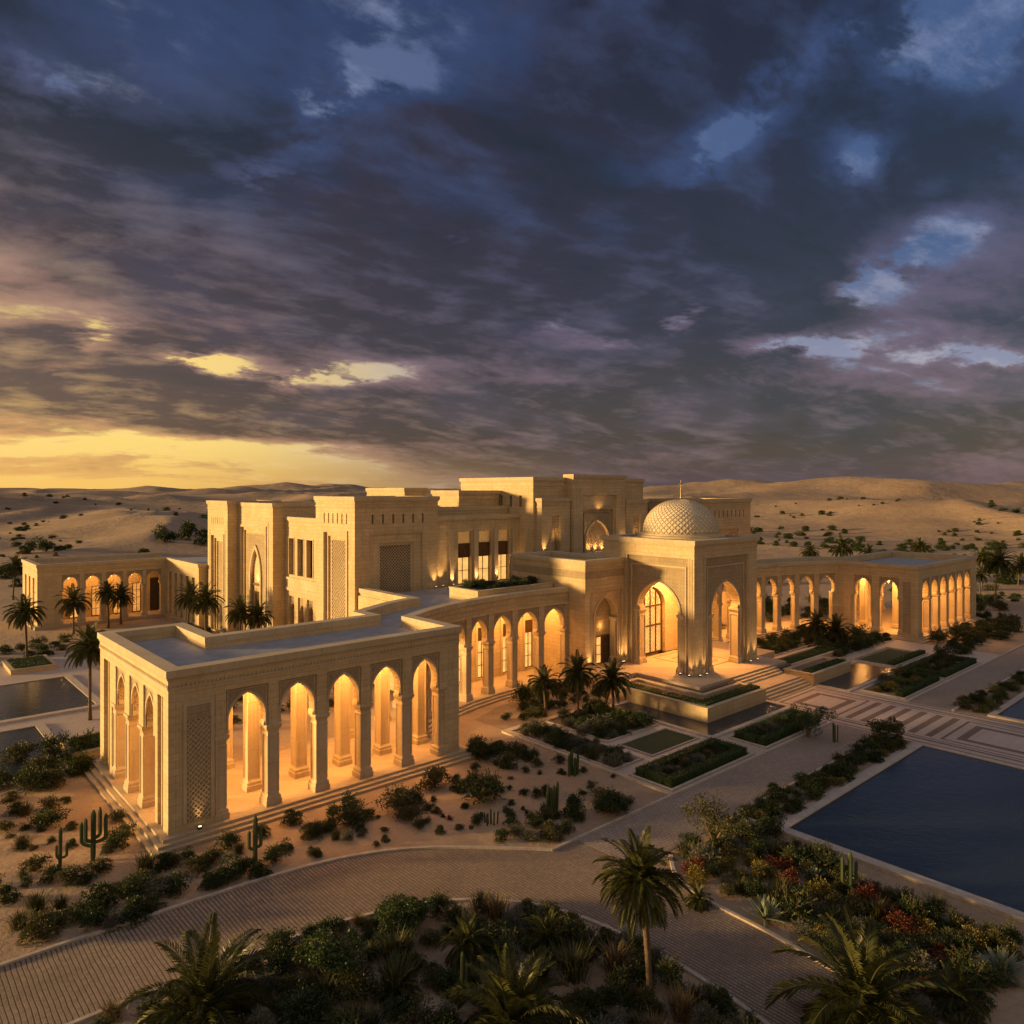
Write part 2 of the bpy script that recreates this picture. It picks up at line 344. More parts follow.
# ------------------------------------------------------------------ mesh helpers
COL = scene.collection
WL = {}
class MB:
    def __init__(s): s.v = []; s.f = []
    def quad(s, a, b, c, d):
        n = len(s.v); s.v += [a, b, c, d]; s.f.append((n, n + 1, n + 2, n + 3))
    def poly(s, pts):
        n = len(s.v); s.v += list(pts); s.f.append(tuple(range(n, n + len(pts))))
    def hexa(s, p):  # 8 points: bottom 4 ccw, top 4 ccw
        n = len(s.v); s.v += list(p)
        for q in ((0, 3, 2, 1), (4, 5, 6, 7), (0, 1, 5, 4), (1, 2, 6, 5), (2, 3, 7, 6), (3, 0, 4, 7)):
            s.f.append(tuple(n + i for i in q))
    def box(s, x0, x1, y0, y1, z0, z1):
        s.hexa([(x0, y0, z0), (x1, y0, z0), (x1, y1, z0), (x0, y1, z0), (x0, y0, z1), (x1, y0, z1), (x1, y1, z1), (x0, y1, z1)])
    def fbox(s, fr, s0, s1, n0, n1, z0, z1):
        s.hexa([fr(s0, n0, z0), fr(s1, n0, z0), fr(s1, n1, z0), fr(s0, n1, z0), fr(s0, n0, z1), fr(s1, n0, z1), fr(s1, n1, z1), fr(s0, n1, z1)])
    def tube(s, pts, rad, n=8, cap=True):
        k = len(s.v); pts = [Vector(p) for p in pts]
        for i, p in enumerate(pts):
            t = (pts[min(i + 1, len(pts) - 1)] - pts[max(i - 1, 0)]).normalized()
            a = t.orthogonal().normalized() if i == 0 else (a - t * a.dot(t)).normalized()
            bb = t.cross(a); r = rad[i] if hasattr(rad, '__len__') else rad
            for j in range(n):
                w = 2 * math.pi * j / n
                s.v.append(tuple(p + a * (r * math.cos(w)) + bb * (r * math.sin(w))))
        for i in range(len(pts) - 1):
            for j in range(n):
                s.f.append((k + i * n + j, k + i * n + (j + 1) % n, k + (i + 1) * n + (j + 1) % n, k + (i + 1) * n + j))
        if cap:
            s.f.append(tuple(k + j for j in reversed(range(n)))); s.f.append(tuple(k + (len(pts) - 1) * n + j for j in range(n)))
    def lathe(s, c, prof, n=24, sq=None):
        k = len(s.v)
        for r, z in prof:
            for j in range(n):
                w = 2 * math.pi * (j + .5) / n
                s.v.append((c[0] + r * math.cos(w), c[1] + r * math.sin(w), c[2] + z))
        for i in range(len(prof) - 1):
            for j in range(n):
                s.f.append((k + i * n + j, k + i * n + (j + 1) % n, k + (i + 1) * n + (j + 1) % n, k + (i + 1) * n + j))
        s.f.append(tuple(k + j for j in reversed(range(n)))); s.f.append(tuple(k + (len(prof) - 1) * n + j for j in range(n)))
    def sqprof(s, fr, sc, nc, prof):
        "square-plan moulded pier: prof = [(half s, half n, z)]"
        k = len(s.v)
        for a, b_, z in prof:
            s.v += [fr(sc - a, nc - b_, z), fr(sc + a, nc - b_, z), fr(sc + a, nc + b_, z), fr(sc - a, nc + b_, z)]
        for i in range(len(prof) - 1):
            for j in range(4):
                s.f.append((k + i * 4 + j, k + i * 4 + (j + 1) % 4, k + (i + 1) * 4 + (j + 1) % 4, k + (i + 1) * 4 + j))
        s.f.append((k + 3, k + 2, k + 1, k)); t = k + (len(prof) - 1) * 4; s.f.append((t, t + 1, t + 2, t + 3))
    def prism(s, poly, z0, z1):
        if area(poly) < 0: poly = poly[::-1]
        n = len(s.v); m = len(poly)
        s.v += [(p[0], p[1], z0) for p in poly] + [(p[0], p[1], z1) for p in poly]
        for i in range(m):
            j = (i + 1) % m; s.f.append((n + i, n + j, n + m + j, n + m + i))
        for t in geometry.tessellate_polygon([[Vector((p[0], p[1], 0)) for p in poly]]):
            a, b_, c = t
            ar = (poly[b_][0] - poly[a][0]) * (poly[c][1] - poly[a][1]) - (poly[c][0] - poly[a][0]) * (poly[b_][1] - poly[a][1])
            if ar < 0: a, c = c, a
            s.f.append((n + m + a, n + m + b_, n + m + c)); s.f.append((n + c, n + b_, n + a))
    def build(s, name, mat, parent=None, loc=None, smooth=False):
        w = Vector(loc) if loc is not None else Vector((0, 0, 0))
        base = Vector(WL.get(parent.name, (0, 0, 0))) if parent else Vector((0, 0, 0))
        org = base if parent else w
        me = bpy.data.meshes.new(name)
        me.from_pydata([tuple(Vector(q) - org) for q in s.v], [], s.f); me.validate(); me.update()
        if smooth: me.polygons.foreach_set('use_smooth', [True] * len(me.polygons))
        me.materials.append(MATS[mat])
        o = bpy.data.objects.new(name, me); COL.objects.link(o)
        if parent: o.parent = parent
        else: o.location = w
        WL[o.name] = tuple(org)
        return o
def area(p): return .5 * sum(p[i][0] * p[(i + 1) % len(p)][1] - p[(i + 1) % len(p)][0] * p[i][1] for i in range(len(p)))
def tag(o, label=None, cat=None, group=None, kind=None):
    for k, v in (('label', label), ('category', cat), ('group', group), ('kind', kind)):
        if v: o[k] = v
    return o
def thing(name, loc, label, cat, group=None):
    o = bpy.data.objects.new(name, None); COL.objects.link(o); o.location = loc; o.empty_display_size = .3
    WL[o.name] = tuple(loc)
    return tag(o, label, cat, group)
def copy_tree(o, parent=None):
    c = o.copy(); COL.objects.link(c)
    if parent: c.parent = parent
    for ch in list(o.children): copy_tree(ch, c)
    return c
def frame(p0, p1):
    p0 = Vector(p0[:2]); p1 = Vector(p1[:2]); d = (p1 - p0); L = d.length; d /= L
    nx, ny = d.y, -d.x
    def fr(s, n, z): return (p0.x + d.x * s + nx * n, p0.y + d.y * s + ny * n, z)
    fr.L = L
    return fr
def archz(x, w, rise, e=.55):
    "height over the springing of a two-centred arch of half width w, scaled to the given rise"
    x = min(abs(x), w); ee = w * e; r = w + ee
    top = math.sqrt(r * r - ee * ee)
    return math.sqrt(max(r * r - (x + ee) ** 2, 0)) / top * rise
def arched(mb, fr, s0, s1, zb, zt, n0, n1, c, w, zs, rise, e=.55, N=16, back=True):
    "wall s0..s1, zb..zt with an arched opening reaching down to zb"
    prof = [(c - w, zb), (c - w, zs)] if zs > zb else [(c - w, zs)]
    for i in range(1, N):
        t = -math.cos(math.pi * i / N)
        prof.append((c + w * t, zs + archz(w * t, w, rise, e)))
    prof += [(c + w, zs)] + ([(c + w, zb)] if zs > zb else [])
    for n, flip in ((n1, False), (n0, True)):
        if flip and not back: continue
        def q(a, b_, c_, d_):
            pts = [fr(p[0], n, p[1]) for p in (a, b_, c_, d_)]
            mb.quad(*(pts[::-1] if flip else pts))
        if c - w > s0: q((s0, zb), (c - w, zb), (c - w, zt), (s0, zt))
        if s1 > c + w: q((c + w, zb), (s1, zb), (s1, zt), (c + w, zt))
        for a, b_ in zip(prof, prof[1:]):
            if b_[0] - a[0] > 1e-6: q(a, b_, (b_[0], zt), (a[0], zt))
    for a, b_ in zip(prof, prof[1:]):
        mb.quad(fr(a[0], n0, a[1]), fr(b_[0], n0, b_[1]), fr(b_[0], n1, b_[1]), fr(a[0], n1, a[1]))
    mb.quad(fr(s0, n0, zb), fr(s0, n1, zb), fr(s0, n1, zt), fr(s0, n0, zt)); mb.quad(fr(s1, n1, zb), fr(s1, n0, zb), fr(s1, n0, zt), fr(s1, n1, zt))
    mb.quad(fr(s0, n1, zt), fr(s1, n1, zt), fr(s1, n0, zt), fr(s0, n0, zt))
def arch_band(mb, fr, c, w, zb, zs, rise, wd, n0, n1, e=.55, N=18):
    "raised moulding following an arched opening"
    inn = [(c - w, zb), (c - w, zs)]; out = [(c - w - wd, zb), (c - w - wd, zs)]
    for i in range(1, N):
        t = -math.cos(math.pi * i / N)
        inn.append((c + w * t, zs + archz(w * t, w, rise, e)))
        w2 = w + wd; out.append((c + w2 * t, zs + archz(w2 * t, w2, rise * (1 + wd / w * .9), e)))
    inn += [(c + w, zs), (c + w, zb)]; out += [(c + w + wd, zs), (c + w + wd, zb)]
    for i in range(len(inn) - 1):
        a, b_, c_, d_ = inn[i], inn[i + 1], out[i + 1], out[i]
        mb.hexa([fr(a[0], n0, a[1]), fr(b_[0], n0, b_[1]), fr(c_[0], n0, c_[1]), fr(d_[0], n0, d_[1]), fr(a[0], n1, a[1]), fr(b_[0], n1, b_[1]), fr(c_[0], n1, c_[1]), fr(d_[0], n1, d_[1])])
def holes(mb, fr, s0, s1, z0, z1, n0, n1, hs):
    "wall layer with rectangular holes; only faces that can be seen"
    S = sorted({s0, s1, *[h[0] for h in hs], *[h[1] for h in hs]}); Z = sorted({z0, z1, *[h[2] for h in hs], *[h[3] for h in hs]})
    for a, b_ in zip(S, S[1:]):
        for c, d in zip(Z, Z[1:]):
            ms, mz = (a + b_) / 2, (c + d) / 2
            if any(h[0] < ms < h[1] and h[2] < mz < h[3] for h in hs): continue
            mb.quad(fr(a, n1, c), fr(b_, n1, c), fr(b_, n1, d), fr(a, n1, d))
    for h in hs + [(s0, s1, z0, z1)]:
        a, b_, c, d = h
        mb.quad(fr(a, n0, c), fr(a, n1, c), fr(a, n1, d), fr(a, n0, d)); mb.quad(fr(b_, n1, c), fr(b_, n0, c), fr(b_, n0, d), fr(b_, n1, d))
        mb.quad(fr(a, n1, d), fr(b_, n1, d), fr(b_, n0, d), fr(a, n0, d))
        if c > z0 + .001: mb.quad(fr(a, n0, c), fr(b_, n0, c), fr(b_, n1, c), fr(a, n1, c))
def rim(mb, fr, s0, s1, z0, z1, wd, n0, n1, bottom=False):
    "raised rectangular frame round s0..s1, z0..z1 (outside it)"
    mb.fbox(fr, s0 - wd, s0, n0, n1, z0, z1); mb.fbox(fr, s1, s1 + wd, n0, n1, z0, z1)
    mb.fbox(fr, s0 - wd, s1 + wd, n0, n1, z1, z1 + wd)
    if bottom: mb.fbox(fr, s0 - wd, s1 + wd, n0, n1, z0 - wd, z0)
def lattice(mb, fr, s0, s1, z0, z1, n0, n1, pitch, bw, topf=None):
    "crossing diagonal bars clipped to a rectangle"
    for sg, dn in ((1, 0), (-1, .004)):
        t = (s0 - z1 if sg == 1 else s0 + z0) ; end = (s1 - z0 if sg == 1 else s1 + z1)
        t = math.floor(t / pitch) * pitch + pitch * .5
        while t < end:
            # line s - sg*z = t
            if sg == 1: a = max(s0, z0 + t); b_ = min(s1, z1 + t); za, zb_ = a - t, b_ - t
            else: a = max(s0, t - z1); b_ = min(s1, t - z0); za, zb_ = t - a, t - b_
            if b_ - a > .02:
                h = bw * .7071
                mb.hexa([fr(a, n0 + dn, za - h), fr(b_, n0 + dn, zb_ - h), fr(b_, n1 + dn, zb_ - h), fr(a, n1 + dn, za - h), fr(a, n0 + dn, za + h), fr(b_, n0 + dn, zb_ + h), fr(b_, n1 + dn, zb_ + h), fr(a, n1 + dn, za + h)])
            t += pitch
def offs(path, d, closed=False):
    "mitred offset of a polyline to its right by d"
    P = [Vector(p[:2]) for p in path]; n = len(P); out = []
    for i in range(n):
        a = P[i - 1] if (i > 0 or closed) else None; b_ = P[(i + 1) % n] if (i < n - 1 or closed) else None
        d1 = (P[i] - a).normalized() if a is not None else None; d2 = (b_ - P[i]).normalized() if b_ is not None else None
        if d1 is None: d1 = d2
        if d2 is None: d2 = d1
        n1 = Vector((d1.y, -d1.x)); n2 = Vector((d2.y, -d2.x)); m = (n1 + n2)
        if m.length < 1e-4: m = n1
        m.normalize(); k = d / max(m.dot(n1), .35)
        out.append((P[i].x + m.x * k, P[i].y + m.y * k))
    return out
def strip(mb, path, o1, o2, z0, z1, closed=False):
    "wall following a polyline between two offsets"
    A = offs(path, o1, closed); B = offs(path, o2, closed); n = len(A)
    for i in range(n if closed else n - 1):
        j = (i + 1) % n
        a, b_, c, d = A[i], A[j], B[j], B[i]
        mb.hexa([(*a, z0), (*b_, z0), (*c, z0), (*d, z0), (*a, z1), (*b_, z1), (*c, z1), (*d, z1)])

# ------------------------------------------------------------------ terrain
def smooth(a, b_, x):
    t = min(max((x - a) / (b_ - a), 0), 1); return t * t * (3 - 2 * t)
def terrain(x, y):
    dx = max(-40 - x, x - 140, 0); dy = max(-60 - y, y - 146, 0)
    d = math.hypot(dx, dy)
    if d <= 0: return 0.0
    k = smooth(0, 170, d)
    rt_ = x * SA - y * CA
    right = smooth(-100, 260, rt_)
    wx = x + 60 * noise.noise(Vector((x * .005, y * .005, 3))); wy = y + 60 * noise.noise(Vector((x * .005, y * .005, 9)))
    r1 = 1 - abs(noise.noise(Vector((wx * .0034 + 3.1, wy * .0050, .5)))) * 2.3
    r2 = 1 - abs(noise.noise(Vector((wx * .010, wy * .014, 4.5)))) * 2.2
    n3 = noise.noise(Vector((x * .0030, y * .0030, 7.7)))
    n4 = noise.noise(Vector((x * .03, y * .04, 2.2)))
    lift = smooth(30, 560, d) * (10 - .5 * right) + smooth(50, 300, d) * right * .4
    rg1 = noise.noise(Vector((wx * .0062 + 1.7, wy * .0078, 6.6)))
    h = lift + k * (8.5 * max(r1, 0) ** 1.3 + 3.6 * max(r2, 0) ** 1.3 - 2.0) + smooth(120, 480, d) * (12 * n3 + 10.0 * rg1 + 4.0) + .7 * n4 * smooth(5, 80, d)
    h *= 1 - .5 * smooth(1500, 2800, d)
    return max(h, 0) if d < 120 else h
def make_ground():
    v = [(0, 0, 0)]; f = []
    rs = [6]
    while rs[-1] < 9000: rs.append(rs[-1] * 1.022 + .25)
    NA = 720
    angs = []
    # finer towards the scene, coarser behind
    a = ANG * 0 + math.atan2(SA, CA)
    k = [0.0]
    for i in range(NA):
        t = (i + .5) / NA * 2 - 1
        k.append(k[-1] + .30 + 1.0 * (abs(t) ** 2) * 2.2)
    tot = k[-1]
    angs = [a - math.pi + 0 + (0) + 2 * math.pi * q / tot for q in k[:-1]]
    # densest part (middle of the list) looks along the camera heading
    for r in rs:
        for w in angs:
            x, y = r * math.cos(w), r * math.sin(w); v.append((x, y, terrain(x, y)))
    for j in range(NA): f.append((0, 1 + j, 1 + (j + 1) % NA))
    for i in range(len(rs) - 1):
        for j in range(NA):
            j2 = (j + 1) % NA
            f.append((1 + i * NA + j, 1 + (i + 1) * NA + j, 1 + (i + 1) * NA + j2, 1 + i * NA + j2))
    me = bpy.data.meshes.new('ground'); me.from_pydata(v, [], f); me.update()
    me.polygons.foreach_set('use_smooth', [True] * len(me.polygons)); me.materials.append(MATS['sand'])
    o = bpy.data.objects.new('ground', me); COL.objects.link(o); o['kind'] = 'structure'
make_ground()

# ------------------------------------------------------------------ flat setting: drive, paths, plaza, pools, kerbs
def sheet(name, poly, z, mat, kind='structure'):
    mb = MB(); mb.prism(poly, z - .03, z); o = mb.build(name, mat); o['kind'] = kind; return o
def rect(u0, u1, v0, v1): return [(u0, v0), (u1, v0), (u1, v1), (u0, v1)]
def cat(pts, n=4):
    P = [Vector(p) for p in pts]; out = []
    for i in range(len(P) - 1):
        a, b_, c, d = P[max(i - 1, 0)], P[i], P[i + 1], P[min(i + 2, len(P) - 1)]
        for k in range(n):
            t = k / n
            out.append(tuple(.5 * ((2 * b_) + (c - a) * t + (2 * a - 5 * b_ + 4 * c - d) * t * t + (3 * b_ - a - 3 * c + d) * t ** 3)))
    out.append(tuple(P[-1])); return out
outer = cat([(-60, 37.6), (-20, 37.6), (4.7, 37.4), (8.4, 37.2), (12.7, 37), (17.7, 36.5), (21.2, 35.5), (24.3, 33.6), (28.2, 29.9)])
inner = cat([(-60, 31.6), (-20, 31.6), (6.6, 31.5), (12, 31.15), (14.9, 31), (17.6, 30.5), (21, 29.2), (23.6, 27), (25.2, 24.2), (25.8, 20.8), (25.8, 16.9), (25.2, 13), (24, 8), (22, 0), (20, -8)])
rout = cat([(26, -8), (28, 2), (29.2, 9), (30.2, 13), (30.8, 17), (31, 20.5), (31.7, 22.8), (33.6, 24.6)])
drive = outer + [(28.9, 29.1)] + rout[::-1] + inner[::-1]
sheet('driveway', outer + [(28.9, 29.1), (33.6, 29.1)] + rout[::-1] + inner[::-1], .012, 'cobbles')
sheet('gravel_path', rect(31, 62.9, 24.75, 29.0), .020, 'gravel_setts')
sheet('gravel_path', rect(74.3, 170, 23.4, 27.1), .020, 'gravel_setts')
for nm, pth, w in (('kerb', outer + [(28.9, 29.1)], .16), ('kerb', inner, .16), ('kerb', rout[::-1], .16)):
    mb = MB(); strip(mb, pth, -w, w * .2, 0, .11); mb.build(nm, 'kerb_stone')['kind'] = 'structure'
def kerbrect(u0, u1, v0, v1, w=.28, h=.14, name='kerb'):
    mb = MB(); strip(mb, rect(u0, u1, v0, v1), 0, -w, 0, h, True); o = mb.build(name, 'kerb_stone'); o['kind'] = 'structure'; return o
mb = MB(); mb.box(28.9, 62.9, 29.0, 29.18, 0, .12); mb.box(40.0, 40.3, 29.18, 46, 0, .14); mb.build('kerb', 'kerb_stone')['kind'] = 'structure'
mb = MB(); mb.box(74.3, 170, 27.1, 27.3, 0, .12); mb.box(74.3, 170, 23.2, 23.4, 0, .16); mb.build('kerb', 'kerb_stone')['kind'] = 'structure'
mb = MB(); mb.box(40.3, 62.6, 24.55, 24.75, 0, .22); mb.box(40.3, 40.5, -5, 24.75, 0, .22); mb.build('kerb', 'kerb_stone')['kind'] = 'structure'
# garden walks
sheet('garden_walk', rect(40.3, 51.5, 29.18, 46.5), .010, 'pale_slabs')
sheet('garden_walk', rect(51.5, 64.0, 29.18, 36.5), .006, 'pale_slabs')
sheet('garden_walk', rect(74.0, 104, 27.3, 50), .006, 'pale_slabs')
# plaza with inlaid bands
def plaza():
    sheet('plaza', rect(62.9, 74.3, -12, 35.6), .024, 'pale_slabs')
    mb = MB()
    for k, (a, b_) in enumerate(((63.15, 63.35), (64.0, 64.3), (64.6, 64.75), (72.45, 72.6), (72.9, 73.2), (73.85, 74.05))): mb.box(a, b_, -12, 35.4, .02, .030)
    def ring(v0, v1, ins, w):
        a, b_ = 65.2 + ins, 72.0 - ins
        mb.box(a, b_, v0 + ins, v0 + ins + w, .02, .030); mb.box(a, b_, v1 - ins - w, v1 - ins, .02, .030)
        mb.box(a, a + w, v0 + ins + w, v1 - ins - w, .02, .030); mb.box(b_ - w, b_, v0 + ins + w, v1 - ins - w, .02, .030)
    for v0, v1 in ((29.6, 35.2), (14, 21.4), (0, 8)):
        ring(v0, v1, 0, .22)
        mb.box(66.1, 71.1, v0 + .9, v1 - .9, .02, .030)
    for v0 in (22.0, 23.3, 24.6, 25.9, 27.2, 28.5, 8.8, 10.1, 11.4, 12.7): mb.box(65.2, 72.0, v0, v0 + .55, .02, .030)
    mb.build('plaza_inlay', 'dark_slabs')['kind'] = 'structure'
    mb = MB()
    for v0, v1 in ((29.6, 35.2), (14, 21.4), (0, 8)):
        mb.box(66.7, 70.5, v0 + 1.5, v1 - 1.5, .03, .036)
    mb.build('plaza_inlay', 'pale_slabs')['kind'] = 'structure'
plaza()
sheet('garden_walk', rect(40.5, 62.9, 21.9, 22.6), .012, 'pale_slabs')
# pools
def pool(u0, u1, v0, v1, label, cw=.55, h=.16, lip=.10):
    T = thing('pool', ((u0 + u1) / 2, (v0 + v1) / 2, 0), label, 'pool')
    mb = MB(); strip(mb, rect(u0, u1, v0, v1), cw, .0, 0, h, True); mb.build('coping', 'kerb_stone', T)
    mb = MB(); strip(mb, rect(u0, u1, v0, v1), 0, -.14, 0, h - .06, True); mb.build('overflow_edge', 'dark_metal', T)
    mb = MB(); mb.box(u0 + .14, u1 - .14, v0 + .14, v1 - .14, .0, lip); mb.build('water', 'pool_water', T)
pool(41.1, 62.2, -4, 21.6, 'large dark blue rectangular reflecting pool at the lower right')
pool(75.4, 100, -4, 20.2, 'dark pool across the plaza, cut off by the right edge')
pool(52.0, 64.3, 33.9, 44.5, 'narrow blue basin round the planter left of the entrance stairs', .45, .12, .07)
pool(73.9, 86.6, 32.7, 37.2, 'narrow blue basin right of the entrance stairs', .45, .12, .07)
pool(8.0, 17.0, 76.8, 90.6, 'grey pool with palm trunks mirrored, left of the near pavilion', .7, .16, .10)
pool(3.0, 11.6, 60.5, 73.2, 'pale grey pool at the left edge, nearer of the two', .7, .16, .10)
sheet('terrace_paving', rect(-20, 20.5, 62.8, 104), .010, 'pale_slabs')
sheet('gravel_path', rect(-60, 16, 104.5, 112), .014, 'gravel_setts')
sheet('gravel_path', rect(104, 150, 50, 54), .014, 'gravel_setts')
# planted beds: soil sheets
sheet('planting_bed', rect(40.5, 62.9, 22.6, 24.55), .010, 'bed_soil')
sheet('planting_bed', rect(75, 130, 20.9, 23.2), .010, 'bed_soil')

# ------------------------------------------------------------------ architecture
ZF, ZS, ZA, ZR, ZP = .5, 5.5, 7.75, 8.95, 9.8       # arcade floor, capital top, arch crown, roof deck, parapet top
def column(T, fr, sc, nc, zb, zt, hs=.34, hn=.36, flute=True, mat='limestone_trim'):
    mb = MB()
    p = [(hs + .17, hn + .15, zb), (hs + .17, hn + .15, zb + .34), (hs + .12, hn + .11, zb + .38), (hs + .12, hn + .11, zb + .56), (hs + .03, hn + .03, zb + .66), (hs, hn, zb + .74),
         (hs, hn, zt - .74), (hs + .05, hn + .05, zt - .70), (hs + .05, hn + .05, zt - .60), (hs + .02, hn + .02, zt - .56), (hs + .04, hn + .04, zt - .40), (hs + .15, hn + .13, zt - .22), (hs + .17, hn + .15, zt - .18), (hs + .17, hn + .15, zt)]
    mb.sqprof(fr, sc, nc, p)
    # engaged shafts on the corners
    for a in (-1, 1):
        for b_ in (-1, 1):
            c = fr(sc + a * hs * .98, nc + b_ * hn * .98, 0)
            mb.tube([(c[0], c[1], zb + .74), (c[0], c[1], zt - .72)], .075, 8)
    return mb.build('column', mat, T)
def bay(T, W, fr, s0, s1, c, w, zs, za, zh, t=.9, rec=.13, e=.55, mold=True, mat='carved_stone'):
    "one arch panel between two pilasters"
    mb = MB(); arched(mb, fr, s0, s1, zs, zh, -t + .05, -rec, c, w, zs + .75, za - zs - .75, e)
    # stepped impost and small lobed brackets where the arch meets the capital
    P = mb.build('arch_panel', mat, T)
    m2 = MB()
    if mold: arch_band(m2, fr, c, w, zs, zs + .75, za - zs - .75, .13, -rec - .02, -rec + .05, e)
    for sg in (-1, 1):
        for k, (dx, dz) in enumerate(((.09, .0), (.05, .13))):
            a, b_ = c + sg * (w - dx), c + sg * (w + .04)
            m2.fbox(fr, min(a, b_), max(a, b_), -t + .1, -rec - .03, zs + dz, zs + dz + .155)
    rim(m2, fr, s0 + .14, s1 - .14, zs + .2, zh - .16, .05, -rec, -rec + .035)
    m2.build('arch_moulding', 'limestone_trim', P)
def arcade(T, W, p0, p1, ops, zf=ZF, zs=ZS, za=ZA, zt=ZR + .1, zh=None, t=.9, ends=True, colmax=1.7, cols=True):
    fr = frame(p0, p1); L = fr.L; zh = zh or za + .38
    W.fbox(fr, 0, L, -t, 0, zh, zt)
    ed = [0] + [x for c, w in ops for x in (c - w, c + w)] + [L]
    gaps = [(ed[i], ed[i + 1]) for i in range(0, len(ed), 2)]
    for i, (a, b_) in enumerate(gaps):
        first, last = i == 0, i == len(gaps) - 1
        pw = .17
        if first or last:
            a2 = a if first else a + pw; b2 = b_ if last else b_ - pw
            if b2 - a2 > .02: W.fbox(fr, a2, b2, -t, 0, zs, zh)
            # solid pier and a half column beside the opening
            if ends:
                a3 = a if first else a + .62; b3 = b_ if last else b_ - .62
                if b3 - a3 > .05: W.fbox(fr, a3, b3, -t, 0, zf, zs)
                if b_ - a > .5 and cols: column(T, fr, (b_ - .42) if first else (a + .42), -t / 2, zf, zs, .27, t / 2 - .1)
        else:
            W.fbox(fr, a + pw, b_ - pw, -t, 0, zs, zh)
            if b_ - a < colmax: column(T, fr, (a + b_) / 2, -t / 2, zf, zs, (b_ - a) / 2 - .17, t / 2 - .08)
            else:
                W.fbox(fr, a + .62, b_ - .62, -t, 0, zf, zs)
                column(T, fr, a + .42, -t / 2, zf, zs, .27, t / 2 - .1); column(T, fr, b_ - .42, -t / 2, zf, zs, .27, t / 2 - .1)
    for c, w in ops: bay(T, W, fr, c - w - .17, c + w + .17, c, w, zs, za, zh, t)
    return fr
def cornice(T, path, z, closed=False, over=.16, th=.75, dentil=False, deckdrop=.85):
    "parapet with a projecting coping, and the string course below it"
    mb = MB(); strip(mb, path, 0.02, -th, z - deckdrop, z - .42, closed); P = mb.build('parapet', 'limestone', T)
    mb = MB(); strip(mb, path, over, -th - .03, z - .42, z, closed); mb.build('coping', 'limestone_trim', T)
    mb = MB(); strip(mb, path, over * .55, -.1, z - .56, z - .425, closed)
    strip(mb, path, over * .4, -.1, z - 1.12, z - 1.0, closed)
    mb.build('string_course', 'limestone_trim', T)
    if dentil:
        mb = MB(); P2 = [Vector(p) for p in path]
        for a, b_ in zip(P2, P2[1:]):
            fr = frame(a, b_); s = .1
            while s < fr.L - .15:
                mb.fbox(fr, s, s + .11, .0, .07, z - .99, z - .86); s += .21
        mb.build('dentil_course', 'limestone_trim', T)
def slits(fr, s0, s1, z0, z1, n, w):
    p = (s1 - s0) / n
    return [(s0 + p * (i + .5) - w / 2, s0 + p * (i + .5) + w / 2, z0, z1) for i in range(n)]
def mass(name, u0, u1, v0, v1, z0, z1, label, cat='building', lf=None, rf=None, over=.18, th=.6, inset=.7):
    """block with optional wall layers on its left (-u) and front (-v) faces.
    lf / rf: list of holes [(s0, s1, z0, z1)], s measured left to right as one faces the wall"""
    T = thing(name, ((u0 + u1) / 2, (v0 + v1) / 2, z0), label, cat)
    W = MB(); cu0 = u0 + (inset if lf is not None else 0); cv0 = v0 + (inset if rf is not None else 0)
    W.box(cu0, u1, cv0, v1, z0, z1 - .85)
    L = frame((u0, v1), (u0, v0)); F = frame((u0, v0), (u1, v0))
    if lf is not None: holes(W, L, 0, L.L, z0, z1 - .85, -inset, 0, lf)
    if rf is not None: holes(W, F, 0 if lf is None else inset, F.L, z0, z1 - .85, -inset, 0, rf)
    W.build('wall', 'limestone', T)
    cornice(T, rect(u0, u1, v0, v1), z1, True, over, th)
    mb = MB(); mb.box(u0 + .3, u1 - .3, v0 + .3, v1 - .3, z1 - .9, z1 - .80); mb.build('roof', 'roof_deck', T)
    return T, L, F
def panel(T, name, mat, fr, s0, s1, z0, z1, n0, n1, parent=None):
    mb = MB(); mb.fbox(fr, s0, s1, n0, n1, z0, z1); return mb.build(name, mat, parent or T)
def screen(T, fr, s0, s1, z0, z1, nf, pitch=.24, bw=.045, back='screen_brown', mat='limestone_trim', frame_w=.12, depth=.12):
    "pierced stone screen before a dark backing"
    B = panel(T, 'screen_backing', back, fr, s0, s1, z0, z1, nf - depth - .05, nf - depth)
    mb = MB(); lattice(mb, fr, s0, s1, z0, z1, nf - depth, nf - depth + .07, pitch, bw); mb.build('lattice', mat, B)
    return B
def window(T, fr, s0, s1, z0, z1, nf, cols=2, rows=3, glass='lit_glass', fw=.09):
    mb = MB(); rim(mb, fr, s0 + fw, s1 - fw, z0 + fw, z1 - fw, fw, nf - .05, nf + .04, True)
    for i in range(1, cols):
        s = s0 + (s1 - s0) * i / cols; mb.fbox(fr, s - .035, s + .035, nf - .04, nf + .03, z0 + fw, z1 - fw)
    for i in range(1, rows):
        z = z0 + (z1 - z0) * i / rows; mb.fbox(fr, s0 + fw, s1 - fw, nf - .04, nf + .026, z - .03, z + .03)
    w = mb.build('window', 'bronze', T)
    g = MB(); g.fbox(fr, s0 + fw * .5, s1 - fw * .5, nf - .09, nf - .06, z0 + fw * .5, z1 - fw * .5); g.build('pane', glass, w)
    return w
LAMPS = []
def spot(loc, d, power, size=R(75), blend=.9, rad=.12, col=(1, .52, .17), parent=None):
    l = bpy.data.lights.new('lamp_light', 'SPOT'); l.energy = power; l.color = col; l.spot_size = size; l.spot_blend = blend; l.shadow_soft_size = rad
    o = bpy.data.objects.new('lamp_light', l); COL.objects.link(o)
    q = Vector(d).to_track_quat('-Z', 'Y'); o.rotation_euler = q.to_euler()
    if parent: o.parent = parent; o.location = Vector(loc) - Vector(WL[parent.name])
    else: o.location = loc
    return o
